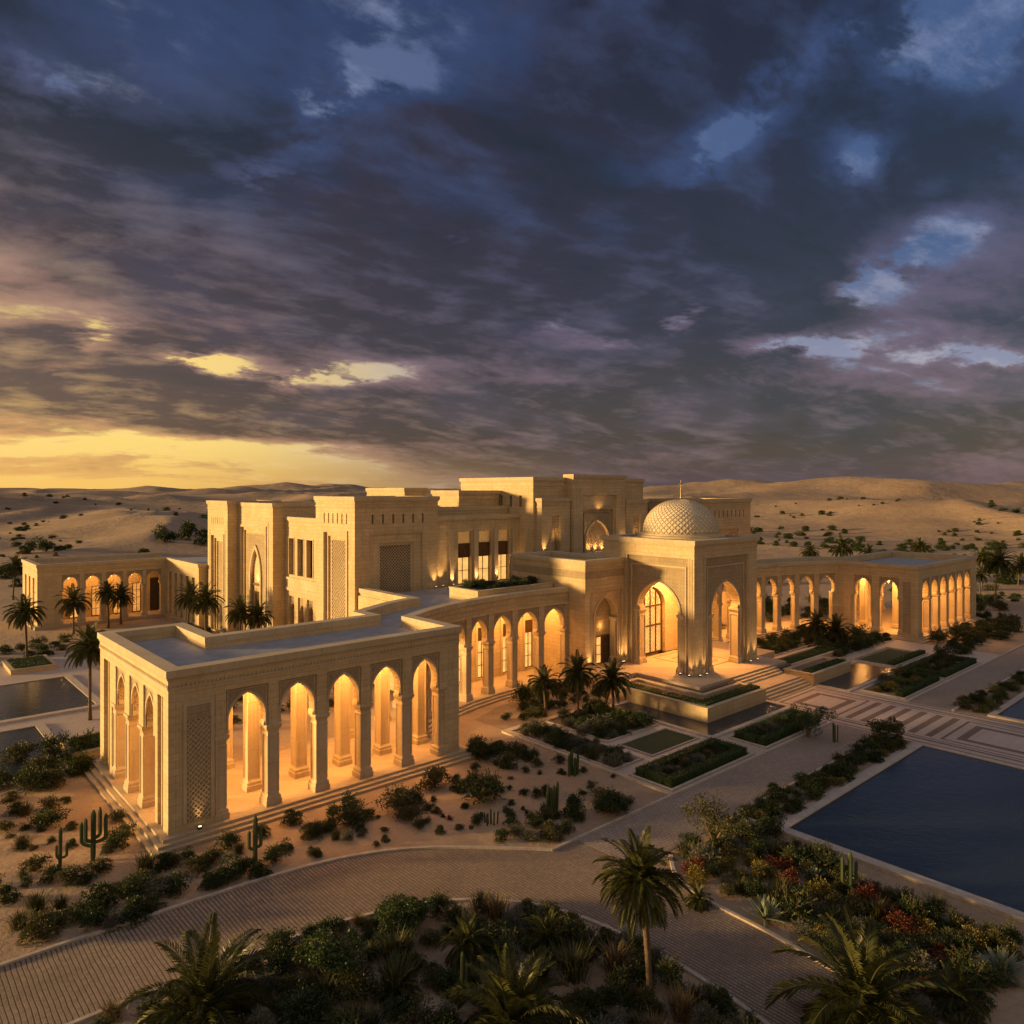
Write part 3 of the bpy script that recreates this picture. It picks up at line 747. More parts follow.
def point(loc, power, rad=.25, col=(1, .47, .12), parent=None):
    l = bpy.data.lights.new('lamp_light', 'POINT'); l.energy = power; l.color = col; l.shadow_soft_size = rad
    o = bpy.data.objects.new('lamp_light', l); COL.objects.link(o)
    if parent: o.parent = parent; o.location = Vector(loc) - Vector(WL[parent.name])
    else: o.location = loc
    return o
UPS = []
def uplight(loc, d, power, label, size=R(62), col=(1, .55, .19)):
    T = thing('floor_uplight', loc, label, 'uplight', 'uplights at the foot of the walls')
    x, y, z = loc
    mb = MB(); mb.lathe(loc, [(.13, 0), (.14, .05), (.14, .12), (.11, .14)], 14); h = mb.build('housing', 'dark_metal', T)
    mb = MB(); mb.lathe((x, y, z + .135), [(.095, 0), (.095, .012)], 14); mb.build('lens', 'lamp_lens', T)
    spot((x, y, z + .22), d, power, size, .95, .08, col, T)
def lantern(loc, power, label, drop=1.0):
    "loc = ceiling point"
    T = thing('pendant_lantern', loc, label, 'lantern', 'pendant lanterns under the arcade ceilings')
    x, y, z = loc
    mb = MB(); mb.tube([(x, y, z), (x, y, z - drop)], .02, 6); mb.lathe((x, y, z - .05), [(.10, 0), (.10, .05)], 10); mb.build('chain', 'dark_metal', T)
    mb = MB(); mb.lathe((x, y, z - drop - .62), [(.03, -.06), (.14, 0), (.17, .04), (.19, .05)], 8); mb.lathe((x, y, z - drop - .06), [(.20, 0), (.14, .10), (.04, .22), (.02, .26)], 8)
    for j in range(8):
        w = math.pi * 2 * j / 8; mb.tube([(x + .18 * math.cos(w), y + .18 * math.sin(w), z - drop - .6), (x + .19 * math.cos(w), y + .19 * math.sin(w), z - drop - .05)], .012, 4)
    mb.build('cage', 'gold', T)
    mb = MB(); mb.lathe((x, y, z - drop - .56), [(.13, 0), (.15, .1), (.15, .4), (.12, .48)], 10); mb.build('glass', 'lantern_glass', T)
    point((x, y, z - drop - .95), power * .5, .16, parent=T)
    l = bpy.data.lights.new('ceiling_fill', 'AREA'); l.shape = 'DISK'; l.size = 1.7; l.energy = power * 1.15; l.color = (1, .44, .10)
    o = bpy.data.objects.new('ceiling_fill', l); COL.objects.link(o); o.parent = T; o.location = (0, 0, -.03)  # soft disc light added under the ceiling as fill, without a fixture

ORD = ['first', 'second', 'third', 'fourth', 'fifth', 'sixth', 'seventh', 'eighth', 'ninth', 'tenth', 'eleventh', 'twelfth', 'thirteenth', 'fourteenth', 'fifteenth', 'sixteenth', 'seventeenth', 'eighteenth', 'nineteenth', 'twentieth'] + ['%dth' % i for i in range(21, 99)]

# ---- near pavilion with the curved wing behind it (left)
def left_wing():
    T = thing('arcaded_pavilion', (24, 50, 0), 'near flat-roofed sandstone pavilion with glowing arcade, joined to the curved left wing', 'pavilion')
    u0, u1, v0 = 13.35, 34.0, 44.0
    curve = [(34.0, 50.2), (36.8, 51.7), (39.6, 52.8), (42.6, 53.6), (45.7, 54.1), (49.0, 54.35), (52.6, 54.3), (56.05, 53.9)]
    back = [(39.5, 68.05), (39.5, 58.7), (38.6, 58.55), (36.3, 57.8), (33.5, 56.3), (31.6, 55.2), (31.6, 53.0), (19.0, 53.0), (19.0, 59.2)]
    # platform and steps
    foot = [(u0, 59.2), (u0, v0), (u1, v0)] + curve
    whole = foot + [(56.05, 62.7), (59.9, 62.7), (59.9, 68.4), (49.7, 68.05)] + back
    for i, o_ in enumerate((.42, .76, 1.10)):
        z = ZF - i * ZF / 3
        mb = MB(); path = [(u0, 59.9)] + foot[1:]
        strip(mb, path, o_ - .36 if i else o_ - .44, -.3 if i == 0 else o_ - .37, 0, z) if False else None
        A = offs(path, o_); B = path
        n = len(A); lo = 0 if i == 2 else 0
        inn = offs(path, -.2 if i == 0 else o_ - .36)
        for j in range(n - 1):
            a, b_, c, d = A[j], A[j + 1], inn[j + 1], inn[j]
            mb.hexa([(*a, 0), (*b_, 0), (*c, 0), (*d, 0), (*a, z), (*b_, z), (*c, z), (*d, z)])
        mb.build('step', 'limestone_trim', T)
    fl = MB(); fl.prism(offs(foot, -.02)[:-1] + [(56.05, 53.95), (56.05, 59.2), (40, 59.2), (38.6, 59.0), (33.5, 56.8), (31.6, 55.4), (31.6, 52.8), (19.4, 52.8), (19.4, 59.9), (u0 + .02, 59.9)], .3, ZF - .004)
    fl.build('floor', 'paving_stone', T)
    W = MB()
    # front: five arches and the pierced panel
    fr = frame((u0, v0), (u1, v0))
    ops = [((a + b_) / 2 - u0, (b_ - a) / 2) for a, b_ in ((16.78, 19.05), (20.05, 22.3), (23.35, 25.55), (26.6, 28.86), (29.96, 32.06))]
    frA = arcade(T, W, (u0, v0), (u1, v0), ops)
    # pierced panel recess (the pier is carved out as frame pieces standing proud)
    m = MB(); rim(m, frA, 1.0, 2.35, .9, 7.6, .20, .0, .07); rim(m, frA, .72, 2.63, .6, 7.95, .10, 0, .035); m.build('panel_frame', 'limestone_trim', T)
    Bk = panel(T, 'screen_backing', 'carved_stone', frA, 1.0, 2.35, .9, 7.6, .0, .012)
    m = MB(); lattice(m, frA, 1.02, 2.33, .92, 6.8, .012, .055, .30, .05); m.build('lattice', 'limestone_trim', Bk)
    m = MB(); m.fbox(frA, 1.0, 2.35, .012, .065, 6.8, 7.6); m.build('carved_head', 'carved_band', Bk)
    # left side
    frL = frame((u0, 59.2), (u0, v0 + .9))
    S = lambda v: 59.2 - v
    W.fbox(frL, 0, frL.L, -.9, 0, 8.13, ZR + .1)
    lops = [(S(54.0), 1.1), (S(50.75), 1.05), (S(47.75), 1.0)]
    edges = [(0, S(58.2)), (S(56.6), S(55.1)), (S(52.9), S(51.8)), (S(49.7), S(48.75)), (S(46.75), S(45.95))]
    for a, b_ in edges: W.fbox(frL, a, b_, -.9, 0, ZS, 8.13)
    W.fbox(frL, edges[0][0], edges[0][1], -.9, 0, ZF, ZS); W.fbox(frL, edges[1][0] , edges[1][0] + .5, -.9, 0, ZF, ZS); W.fbox(frL, edges[-1][0] + .35, edges[-1][1], -.9, 0, ZF, ZS)
    for c, w in lops: bay(T, W, frL, c - w - .02, c + w + .02, c, w - .12, ZS, ZA - .1, 8.13)
    for s in ((edges[1][0] + edges[1][1]) / 2 + .35, (edges[2][0] + edges[2][1]) / 2, (edges[3][0] + edges[3][1]) / 2): column(T, frL, s, -.45, ZF, ZS, .32, .38)
    # narrow pierced slots at both ends of the side
    for a, b_ in ((S(58.2), S(56.6)), (S(45.95), S(45.05))):
        panel(T, 'carved_panel', 'carved_stone', frL, a, b_, ZF, 8.13, -.75, -.32)
        W.fbox(frL, (a + b_) / 2 - .07, (a + b_) / 2 + .07, -.32, -.1, ZF, 8.1)
    # right side towards the court (openings) and short returns behind
    frR = frame((u1, v0 + .9), (u1, 50.2)); arcade(T, W, (u1, v0 + .9), (u1, 50.2), [(1.75, 1.05), (4.35, .8)], cols=False)
    # curved wing, one straight bay after another
    for i in range(len(curve) - 1):
        a, b_ = curve[i], curve[i + 1]; f = frame(a, b_); L = f.L
        W.fbox(f, 0, L, -.85, 0, 8.1, ZR + .1)
        g = .46
        W.fbox(f, 0, g - .12, -.85, 0, ZS, 8.1); W.fbox(f, L - g + .12, L, -.85, 0, ZS, 8.1)
        bay(T, W, f, g - .12, L - g + .12, L / 2, L / 2 - g, ZS, ZA, 8.1, .85)
        if i == len(curve) - 2: column(T, f, L - .12, -.42, ZF, ZS, .22, .36)
        if i > 0: column(T, f, 0, -.42, ZF, ZS, .30, .36)
    # inner piers
    f0 = frame((0, 0), (1, 0))
    for x, y in [(19.55 + 3.3 * i, 47.4) for i in range(5)] + [(19.6, 52.2), (29.4, 52.2), (33.6, 54.0), (36.8, 56.2), (16.4, 51.8), (16.6, 56.4)]:
        column(T, f0, x, -y, ZF, 8.4, .36, .36)
    # back wall of the curved wing with tall windows
    bw = [(38.9, 58.6), (44.0, 58.75), (49.0, 58.9), (56.05, 58.7)]
    W2 = MB(); fb = frame(bw[0], bw[-1])
    hs = [(s - .62, s + .62, ZF + .2, 5.9) for s in (2.9, 6.2, 9.5, 12.9, 16.1)]
    holes(W2, fb, 0, fb.L, ZF, 8.4, -.35, 0, hs); B = W2.build('back_wall', 'limestone', T)
    for a, b_, c, d in hs:
        window(T, fb, a, b_, c, 4.6, -.2, 2, 3)
        mb = MB(); mb.fbox(fb, a, b_, -.3, -.12, 4.6, 5.9); mb.build('shutter_box', 'bronze', T)
        m = MB(); m.fbox(fb, a - .35, a - .12, .0, .12, ZF, 7.4); m.fbox(fb, b_ + .12, b_ + .35, .0, .12, ZF, 7.4); m.fbox(fb, a - .35, b_ + .35, .0, .14, 7.4, 7.75); m.build('pilaster', 'limestone_trim', T)
    # rear lintels of the open pavilion and solid end of the ell
    W.box(19.0, 31.6, 52.35, 53.0, 7.4, ZR + .1); W.box(u0 + .9, 19.0, 58.5, 59.2, ZF, ZR + .1)
    W.box(18.4, 19.0, 53.0, 54.2, ZF, ZR + .1); W.box(18.4, 19.0, 54.2, 58.5, 7.4, ZR + .1)
    W.box(39.3, 39.95, 58.8, 68.0, ZF, ZR + .1)
    for a, b_ in zip([(31.6, 53.0), (31.6, 55.2), (33.5, 56.3), (36.3, 57.8)], [(31.6, 55.2), (33.5, 56.3), (36.3, 57.8), (39.3, 58.8)]):
        f = frame(b_, a); W.fbox(f, 0, f.L, -.6, 0, 6.9, ZR + .1)
    W.build('wall', 'limestone', T)
    mb = MB(); mb.prism(offs(whole, -.3, True), 8.4, ZR); mb.build('roof', 'roof_deck', T)
    cp = back + [(u0, 59.2), (u0, v0), (u1, v0)] + curve
    cp = [p for p in cp]
    cornice(T, cp, ZP, False, .16, .72, False)
    mb = MB()
    for a, b_ in (((u0, 59.2), (u0, v0)), ((u0, v0), (u1, v0))):
        f = frame(a, b_); s = .05
        while s < f.L: mb.fbox(f, s, s + .12, .0, .08, ZP - .98, ZP - .84); s += .24
    mb.build('dentil_course', 'limestone_trim', T)
    k = 0
    for (x, y) in ((18.2, 45.9), (21.4, 45.9), (24.7, 45.9), (28.0, 45.9), (31.3, 45.9), (21.4, 49.9), (26.3, 49.9), (31.3, 49.9), (16.2, 49.2), (16.2, 54.2)):
        lantern((x, y, 8.4), 150, ('%s pendant lantern inside the near pavilion, counting from its front left' % ORD[k]), .55); k += 1
    # curved wing lanterns, seen through its arches
    for k, (x, y) in enumerate(((36.8, 54.3), (40.6, 55.8), (44.2, 56.4), (47.6, 56.6), (51.0, 56.7), (54.4, 56.6))):
        lantern((x, y, 8.4), 130, '%s pendant lantern from the left under the curved left wing' % ORD[k], .9)
left_wing()
uplight((15.0, 43.72, .5), (0, .10, 1), 70, 'small uplight at the foot of the pierced corner panel', R(50))

def right_wing():
    T = thing('curved_arcade_wing', (105, 48, 0), 'long curved right wing with glowing arches ending in a square pavilion', 'pavilion')
    curve = [(74.4, 52.8), (77.0, 52.9), (80.0, 52.9), (83.1, 52.9), (86.3, 52.9), (89.6, 52.75), (92.9, 52.4), (96.1, 51.8), (99.3, 50.9), (102.4, 49.6), (105.3, 47.8)]
    D0, D1, DV = 105.3, 128.8, 37.2
    z1 = 9.9
    W = MB()
    for i in range(len(curve) - 1):
        a, b_ = curve[i], curve[i + 1]; f = frame(a, b_); L = f.L; g = .52
        W.fbox(f, 0, L, -.85, 0, 8.1, ZR + .1)
        if i < 1: W.fbox(f, 0, L, -.85, 0, ZF, 8.1); continue
        W.fbox(f, 0, g - .12, -.85, 0, ZS, 8.1); W.fbox(f, L - g + .12, L, -.85, 0, ZS, 8.1)
        bay(T, W, f, g - .12, L - g + .12, L / 2, L / 2 - g, ZS, ZA, 8.1, .85)
        if i == len(curve) - 2: W.fbox(f, L - .9, L, -.85, 0, ZF, ZS)
        column(T, f, 0, -.42, ZF, ZS, .32, .36)
    frL = arcade(T, W, (D0, 47.8), (D0, DV), [(3.45, 1.05), (6.95, 1.1)], ends=True)
    m = MB(); rim(m, frL, 8.75, 9.75, .9, 7.7, .14, 0, .06); m.build('panel_frame', 'limestone_trim', T)
    panel(T, 'carved_panel', 'carved_stone', frL, 8.75, 9.75, .9, 7.7, 0, .02)
    ops = [(2.9 + 3.35 * i, 1.12) for i in range(6)]
    arcade(T, W, (D0 + .9, DV), (D1, DV), [(c - .9, w) for c, w in ops])
    f0 = frame((0, 0), (1, 0))
    for i in range(6):
        column(T, f0, D0 + 4.55 + 3.35 * i, -(DV + 4.4), ZF, 8.4, .36, .36)
    for x, y in ((109.5, 46), (113, 47)): column(T, f0, x, -y, ZF, 8.4, .36, .36)
    # backs
    bk = offs(curve, -5.0)
    for a, b_ in zip(bk[:6], bk[1:7]):
        f = frame(a, b_); W.fbox(f, 0, f.L, -.4, 0, 7.2, 9.0)
        column(T, f, 0, -.2, ZF, 8.4, .34, .3)
    W.box(D1 - .9, D1, DV + .9, 50, 6.5, 9.05)
    for y in (40.5, 44, 47.5): column(T, f0, D1 - .45, -y, ZF, 8.4, .4, .36)
    W.box(112, D1 - .9, 49.4, 50, 6.5, 9.05)
    for x in (113, 117, 121, 125): column(T, f0, x, -49.7, ZF, 8.4, .4, .3)
    W.build('wall', 'limestone', T)
    bpts = bk[:9] + [(108.5, 53.5), (111.5, 50.4), (112, 50), (D1, 50)]
    whole = curve + [(D0, DV), (D1, DV)] + bpts[::-1]
    mb = MB(); mb.prism(offs(whole, -.3, True), 8.4, ZR); mb.build('roof', 'roof_deck', T)
    cornice(T, curve + [(D0, DV), (D1, DV), (D1, 50)] + [(112, 50), (108.5, 53.5)] + bk[:9][::-1], z1, False, .16, .72)
    mb = MB(); mb.prism(curve + [(D0, DV), (D1, DV), (D1, 50), (112, 50), (108.5, 53.5)] + bk[:9][::-1], .2, ZF); mb.build('floor', 'paving_stone', T)
    path = curve + [(D0, DV), (D1, DV), (D1, 50)]
    for i, o_ in enumerate((.42, .76, 1.10)):
        z = ZF - i * ZF / 3; mb = MB(); strip(mb, path, o_, -.02 if i == 0 else o_ - .36, 0, z - (.004 if i == 0 else 0)); mb.build('step', 'limestone_trim', T)
    k = 0
    for x, y in [(78.5, 55.2), (84.7, 55.4), (88, 55.3), (91.3, 55.1), (94.6, 54.6), (97.8, 53.9), (100.9, 52.8), (104.4, 50.5), (107.6, 45.5), (107.6, 41.8), (108.0, 39.2), (111.4, 39.2), (114.8, 39.2), (118.1, 39.2), (121.5, 39.2), (124.8, 39.2)]:
        lantern((x, y, 8.4), 190, '%s pendant lantern from the left inside the right wing' % ORD[k], .6); k += 1
right_wing()

# ---- domed entrance portico
PU0, PU1, PV0, PV1, PZ = 62.3, 74.1, 42.6, 54.4, 14.95
def portico():
    T = thing('entrance_portico', (68.2, 48.5, 0), 'tall square entrance portico with pointed arches under a patterned white dome', 'portico')
    W = MB(); t = 1.25; pf = 1.5
    sides = (((PU0, PV1), (PU0, PV0), 'left'), ((PU0 + t, PV0), (PU1, PV0), 'front'), ((PU1, PV0 + t), (PU1, PV1), 'right'))
    for a, b_, nm in sides:
        f = frame(a, b_); L = f.L
        c = (PV1 - 47.15) if nm == 'left' else (68.2 - PU0 - t if nm == 'front' else 47.1 - PV0 - t)
        w = 2.65
        x0, x1 = (c - w - 1.25, c + w + 1.25)
        # outer wall with the tall rectangular recess
        holes(W, f, 0, L, pf, PZ - .85, -t, 0, [(x0, x1, pf, 13.1)])
        # panel in the recess
        mb = MB(); arched(mb, f, x0, x1, pf, 13.1, -t + .06, -.22, c, w, 7.6, 2.9, .6, 22)
        P = mb.build('arch_panel', 'carved_stone', T)
        mb = MB(); arch_band(mb, f, c, w, pf + .02, 7.6, 2.9, .20, -.24, -.10, .6)
        rim(mb, f, x0 + .55, x1 - .55, pf + .02, 12.1, .16, -.22, -.12); rim(mb, f, x0 + .001, x1 - .001, pf + .01, 12.86, .0, -.22, -.1) if False else None
        mb.build('arch_moulding', 'limestone_trim', P)
        mb = MB(); mb.fbox(f, x0 + .0, x1, -.22, -.14, 12.32, 13.1); mb.build('carved_band', 'carved_band', P)
        mb = MB(); rim(mb, f, x0, x1, pf + .3, 13.1, .14, 0, .05)
        # grooves: slim ribs on the piers
        for s in (x0 - .42, x1 + .30):
            if 0 < s < L - .12: mb.fbox(f, s, s + .10, 0, .05, pf + .5, 13.1)
        mb.fbox(f, 0.0, x0 - .16, 0, .10, pf, pf + .55); mb.fbox(f, x1 + .16, L, 0, .10, pf, pf + .55)
        mb.build('pilaster_moulding', 'limestone_trim', T)
        # columns carrying the arch
        for sg in (-1, 1):
            column(T, f, c + sg * (w + .06), -t / 2 - .08, pf, 7.35, .24, t / 2 - .16)
            m3 = MB()
            for k, (dx, dz) in enumerate(((.26, 0), (.17, .16), (.09, .3))):
                a2, b2 = c + sg * (w - dx), c + sg * (w + .05); m3.fbox(f, min(a2, b2), max(a2, b2), -t + .1, -.26, 7.35 + dz, 7.35 + dz + .155)
            m3.build('impost', 'limestone_trim', P)
    W.box(PU0 + t, PU1 - t, PV1 - 2.9, PV1, 11.8, PZ - .85)
    fi = frame((PU0 + t, 51.4), (PU1 - t, 51.4))
    dc = 67.3 - PU0 - t
    mb = MB(); arched(mb, fi, 0, fi.L, pf, 12.4, -.9, 0, dc, 2.15, 6.9, 2.25, .6, 20); mb.build('inner_wall', 'limestone', T)
    W.build('wall', 'limestone', T)
    # glazed bronze door with a traceried head
    zb = pf
    D = MB(); arch_band(D, fi, dc, 2.0, zb, 6.9, 2.1, .15, -.55, -.40, .6)
    for s in (-1.0, 0, 1.0): D.fbox(fi, dc + s - .06, dc + s + .06, -.53, -.42, zb, 6.9 + archz(s, 2.0, 2.1, .6))
    for z in (zb + .12, 4.7, 6.9): D.fbox(fi, dc - 2, dc + 2, -.525, -.415, z - .09, z + .09)
    door = D.build('door', 'bronze', T)
    tr = MB()
    for z0, z1 in ((zb + .2, 4.6), (4.8, 6.8)):
        for s in (-2, -1, 0, 1):
            lattice(tr, fi, dc + s + .08, dc + s + .92, z0, z1, -.52, -.49, .42, .028)
    for k in range(1, 4):
        rr = .5 * k
        pts = [fi(dc + rr * math.cos(math.pi * i / 16), -.5, 7.0 + rr * math.sin(math.pi * i / 16)) for i in range(17)]; tr.tube(pts, .03, 5)
    for i in range(1, 8):
        w = math.pi * i / 8; tr.tube([fi(dc + .2 * math.cos(w), -.5, 7.0 + .2 * math.sin(w)), fi(dc + 1.75 * math.cos(w), -.5, 7.0 + 1.75 * math.sin(w))], .025, 5)
    tr.build('tracery', 'gold', door)
    g = MB(); pr = [(-2.0, zb), (2.0, zb)] + [(2.0 * math.cos(math.pi * i / 20), 6.9 + archz(2.0 * math.cos(math.pi * i / 20), 2.0, 2.1, .6)) for i in range(21)]
    g.poly([fi(dc + s, -.57, z) for s, z in pr]); g.build('glass', 'lit_glass', door)
    # ceiling, roof and cornice
    mb = MB(); mb.box(PU0 + .3, PU1 - .3, PV0 + .3, PV1 - .3, 12.5, PZ - .85); mb.build('roof', 'roof_deck', T)
    cornice(T, rect(PU0, PU1, PV0, PV1), PZ, True, .22, .8)
    # dome
    c = (68.2, 48.4, PZ - .85)
    mb = MB(); mb.lathe(c, [(5.0, 0), (5.0, .75), (4.75, .8), (4.75, 1.0), (4.45, 1.05), (4.4, 1.25)], 64); mb.build('drum', 'limestone_trim', T)
    r0, h0 = 4.05, 3.6; zb = 1.25
    def prof(t):  # t 0..1 up the dome
        a = t * math.pi / 2
        return r0 * math.cos(a) ** .93 if t < 1 else 0, zb + h0 * math.sin(a) ** .96
    mb = MB(); mb.lathe(c, [(prof(i / 26)[0] + 1e-3, prof(i / 26)[1]) for i in range(27)], 72); dome = mb.build('dome', 'dome_stone', T, smooth=True)
    mb = MB(); N = 42
    for sg in (1, -1):
        for k in range(N):
            pts = []; rad = []
            for i in range(21):
                t = i / 20 * .93; r, z = prof(t); w = 2 * math.pi * k / N + sg * t * 1.35 * (1 + .25 * t)
                rr = r + .02; pts.append((c[0] + rr * math.cos(w), c[1] + rr * math.sin(w), c[2] + z)); rad.append(.046 * (1 - .7 * t) + .010)
            mb.tube(pts, rad, 4)
    mb.build('rib_lattice', 'limestone_trim', dome)
    z = prof(1)[1]
    mb = MB(); mb.lathe((c[0], c[1], c[2] + z - .1), [(.22, 0), (.12, .15), (.04, .25), (.03, .45), (.07, .55), (.07, .61), (.025, .70), (.02, 1.1), (.04, 1.16), (.04, 1.2), (.018, 1.28), (.008, 2.2)], 12); mb.build('finial', 'gold', dome)
    # platform, stairs
    P = thing('entrance_stairs', (68.5, 38, 0), 'broad pale stone terrace and two flights of stairs before the domed portico', 'stairs')
    mb = MB(); mb.box(59.4, 75.6, 40.0, 51.2, 0, pf - .004); mb.box(56.15, 59.4, 47.5, 51.4, 0, pf - .008); mb.box(75.6, 80.5, 44.0, 52.5, 0, pf - .3); mb.build('terrace', 'paving_stone', P)
    mb = MB(); mb.box(66.0, 71.6, 43.9, 50.6, pf - .01, pf + .002); mb.build('terrace_inlay', 'dark_slabs', P)
    mb = MB(); mb.box(66.2, 71.4, 44.1, 50.4, pf, pf + .006); mb.build('terrace_inlay', 'paving_stone', P)
    mb = MB(); mb.box(67.2, 70.4, 45.0, 49.0, pf, pf + .010); mb.build('terrace_inlay', 'dark_slabs', P)
    mb = MB(); mb.box(67.4, 70.2, 45.2, 48.8, pf, pf + .014); mb.build('terrace_inlay', 'paving_stone', P)
    z = pf
    a0, a1 = 64.9, 73.0
    for i in range(4):
        z = pf - .18 * (i + 1); v = 40.0 - .36 * (i + 1)
        mb = MB(); mb.box(a0, a1, v, v + .36, 0, z); mb.build('step', 'limestone_trim', P)
    mb = MB(); mb.box(a0, a1, 37.1, 38.56, 0, z - .004); mb.build('landing', 'paving_stone', P)
    for i in range(4):
        z2 = z - .18 * (i + 1) + .02; v = 37.1 - .36 * (i + 1)
        mb = MB(); mb.box(a0, a1, v, v + .36, 0, z2 if z2 > .05 else .05); mb.build('step', 'limestone_trim', P)
    mb = MB()
    for o_, zz in ((.38, 1.2), (.76, .95)): 
        mb.box(59.4 - o_, a0 - .02, 40.0 - o_, 40.0 - o_ + .38, 0, zz); mb.box(59.4 - o_, 59.4 - o_ + .38, 40.0 - o_ + .38, 47.5, 0, zz)
        mb.box(a1 + .02, 75.6 + o_, 40.0 - o_, 40.0 - o_ + .38, 0, zz)
    mb.build('ledge', 'dark_slabs', P)
portico()
for k, (x, y, d, lab) in enumerate((
        (61.95, 42.95, (.06, 0, 1), 'left of the portico corner pier'), (62.75, 42.2, (0, .06, 1), 'right of the portico corner pier'), (61.95, 44.0, (.06, 0, 1), 'left face of the portico pier'),
        (63.9, 42.2, (0, .06, 1), 'front face of the portico pier'), (72.2, 42.2, (0, .06, 1), 'left side of the portico far pier'), (73.6, 42.2, (0, .06, 1), 'right side of the portico far pier'),
        (61.95, 51.2, (.06, 0, 1), 'rear pier beside the arched side block'))):
    uplight((x, y, 1.5), d, 200, 'small glowing uplight on the terrace, ' + lab, R(55))
lantern((68.2, 46.9, 12.5), 1100, 'large pendant lantern hanging inside the domed portico', 2.4)
lantern((68.2, 49.9, 12.5), 420, 'pendant lantern hanging before the tall bronze door', 2.4)

# ---- planters beside the stairs
def planter(name_label, polys, z, soil=.12, zb=0):
    T = thing('stone_planter', (polys[0][0][0], polys[0][0][1], zb), name_label, 'planter')
    mb = MB()
    for p in polys: strip(mb, p, 0, -.35, zb, z, True)
    mb.build('planter_wall', 'limestone', T)
    mb = MB()
    for p in polys: strip(mb, p, .06, -.38, z, z + .10, True)
    mb.build('coping', 'limestone_trim', T)
    mb = MB()
    for p in polys: mb.prism(offs(p, -.3, True), zb, z - soil)
    mb.build('soil', 'bed_soil', T)
    return T
Lp = [(54.6, 36.0), (64.3, 36.0), (64.3, 38.9), (58.3, 38.9), (58.3, 46.5), (54.6, 46.5)]
planter('long raised stone planter wrapping the terrace corner left of the stairs', [Lp], 1.25)
planter('raised stone planter right of the entrance stairs', [rect(73.3, 82, 35.8, 39.0)], 1.1)
planter('low stone planter behind the right basin, beside the wing', [rect(76.8, 90, 40.4, 43.4)], .55)
planter('roof terrace planter with clipped hedge before the tall lit windows', [rect(45.6, 55.9, 56.0, 60.6)], 10.05, .15, 8.96)

# ---- side block with arched door beside the portico
def side_block():
    u0, u1, v0, v1, z1 = 56.1, 62.25, 51.5, 62.6, 12.75
    T = thing('side_block', (59, 57, 0), 'plain stone block with one tall lit arch, left of the portico', 'building')
    W = MB(); W.box(u0, u1, v0 + 1.0, v1, 0, z1 - .85)
    f = frame((u0, v0), (u1, v0)); c = 3.3
    holes(W, f, 0, f.L, 0, z1 - .85, -1.0, 0, [(c - 2.4, c + 2.4, 1.5, 9.5)])
    W.build('wall', 'limestone', T)
    mb = MB(); arched(mb, f, c - 2.4, c + 2.4, 1.5, 9.5, -.96, -.12, c, 1.75, 6.6, 2.15, .6, 18); P = mb.build('arch_panel', 'limestone', T)
    mb = MB(); arch_band(mb, f, c, 1.75, 1.55, 6.6, 2.15, .2, -.14, -.02, .6); rim(mb, f, c - 2.1, c + 2.1, 1.5, 9.2, .08, -.12, -.07); rim(mb, f, c - 2.4, c + 2.4, 1.5, 9.5, .12, 0, .05); mb.build('arch_moulding', 'limestone_trim', P)
    for sg in (-1, 1): column(T, f, c + sg * 1.72, -.5, 1.5, 6.4, .16, .3)
    panel(T, 'tympanum', 'carved_stone', f, c - 1.7, c + 1.7, 4.6, 8.9, -.98, -.9)
    window(T, f, c - 1.5, c + .2, 1.6, 4.5, -.88, 2, 3); window(T, f, c + .3, c + 1.5, 1.6, 4.5, -.88, 1, 3, 'dark_void')
    mb = MB(); strip(mb, rect(u0, u1, v0, v1), .03, -.5, z1 - 1.9, z1 - 1.0, True); mb.build('frieze', 'carved_stone', T)
    cornice(T, rect(u0, u1, v0, v1), z1, True, .2, .6)
    mb = MB(); mb.box(u0 + .3, u1 - .1, v0 + .3, v1 - .1, z1 - .9, z1 - .8); mb.box(60.2, 66, 62.7, 67.5, 9, z1 - .8); mb.box(62.3, 80, 54.5, 66, 9, z1 - .8); mb.build('roof', 'roof_deck', T)
side_block()
point((59.4, 52.1, 5.6), 22, .25)
uplight((56.7, 51.2, 1.5), (0, .08, 1), 204, 'small uplight at the left edge of the arched side block', R(60))
uplight((61.7, 51.2, 1.5), (0, .08, 1), 204, 'small uplight right of the arched niche', R(60))

def nested(T, f, s0, s1, z0, z1, inset, steps=2, mat='limestone', trim=True):
    "stepped frames stepping back into a recess of depth inset; returns inner rectangle"
    m = MB(); w = .42
    for i in range(steps):
        a = s0 + w * i; b_ = s1 - w * i; zt = z1 - w * i; n = -inset * (i + 1) / (steps + 1)
        m.fbox(f, a, a + w, -inset, n, z0, zt); m.fbox(f, b_ - w, b_, -inset, n, z0, zt); m.fbox(f, a + w, b_ - w, -inset, n, zt - w, zt)
    m.build('stepped_frame', mat, T)
    return s0 + w * steps, s1 - w * steps, z0, z1 - w * steps
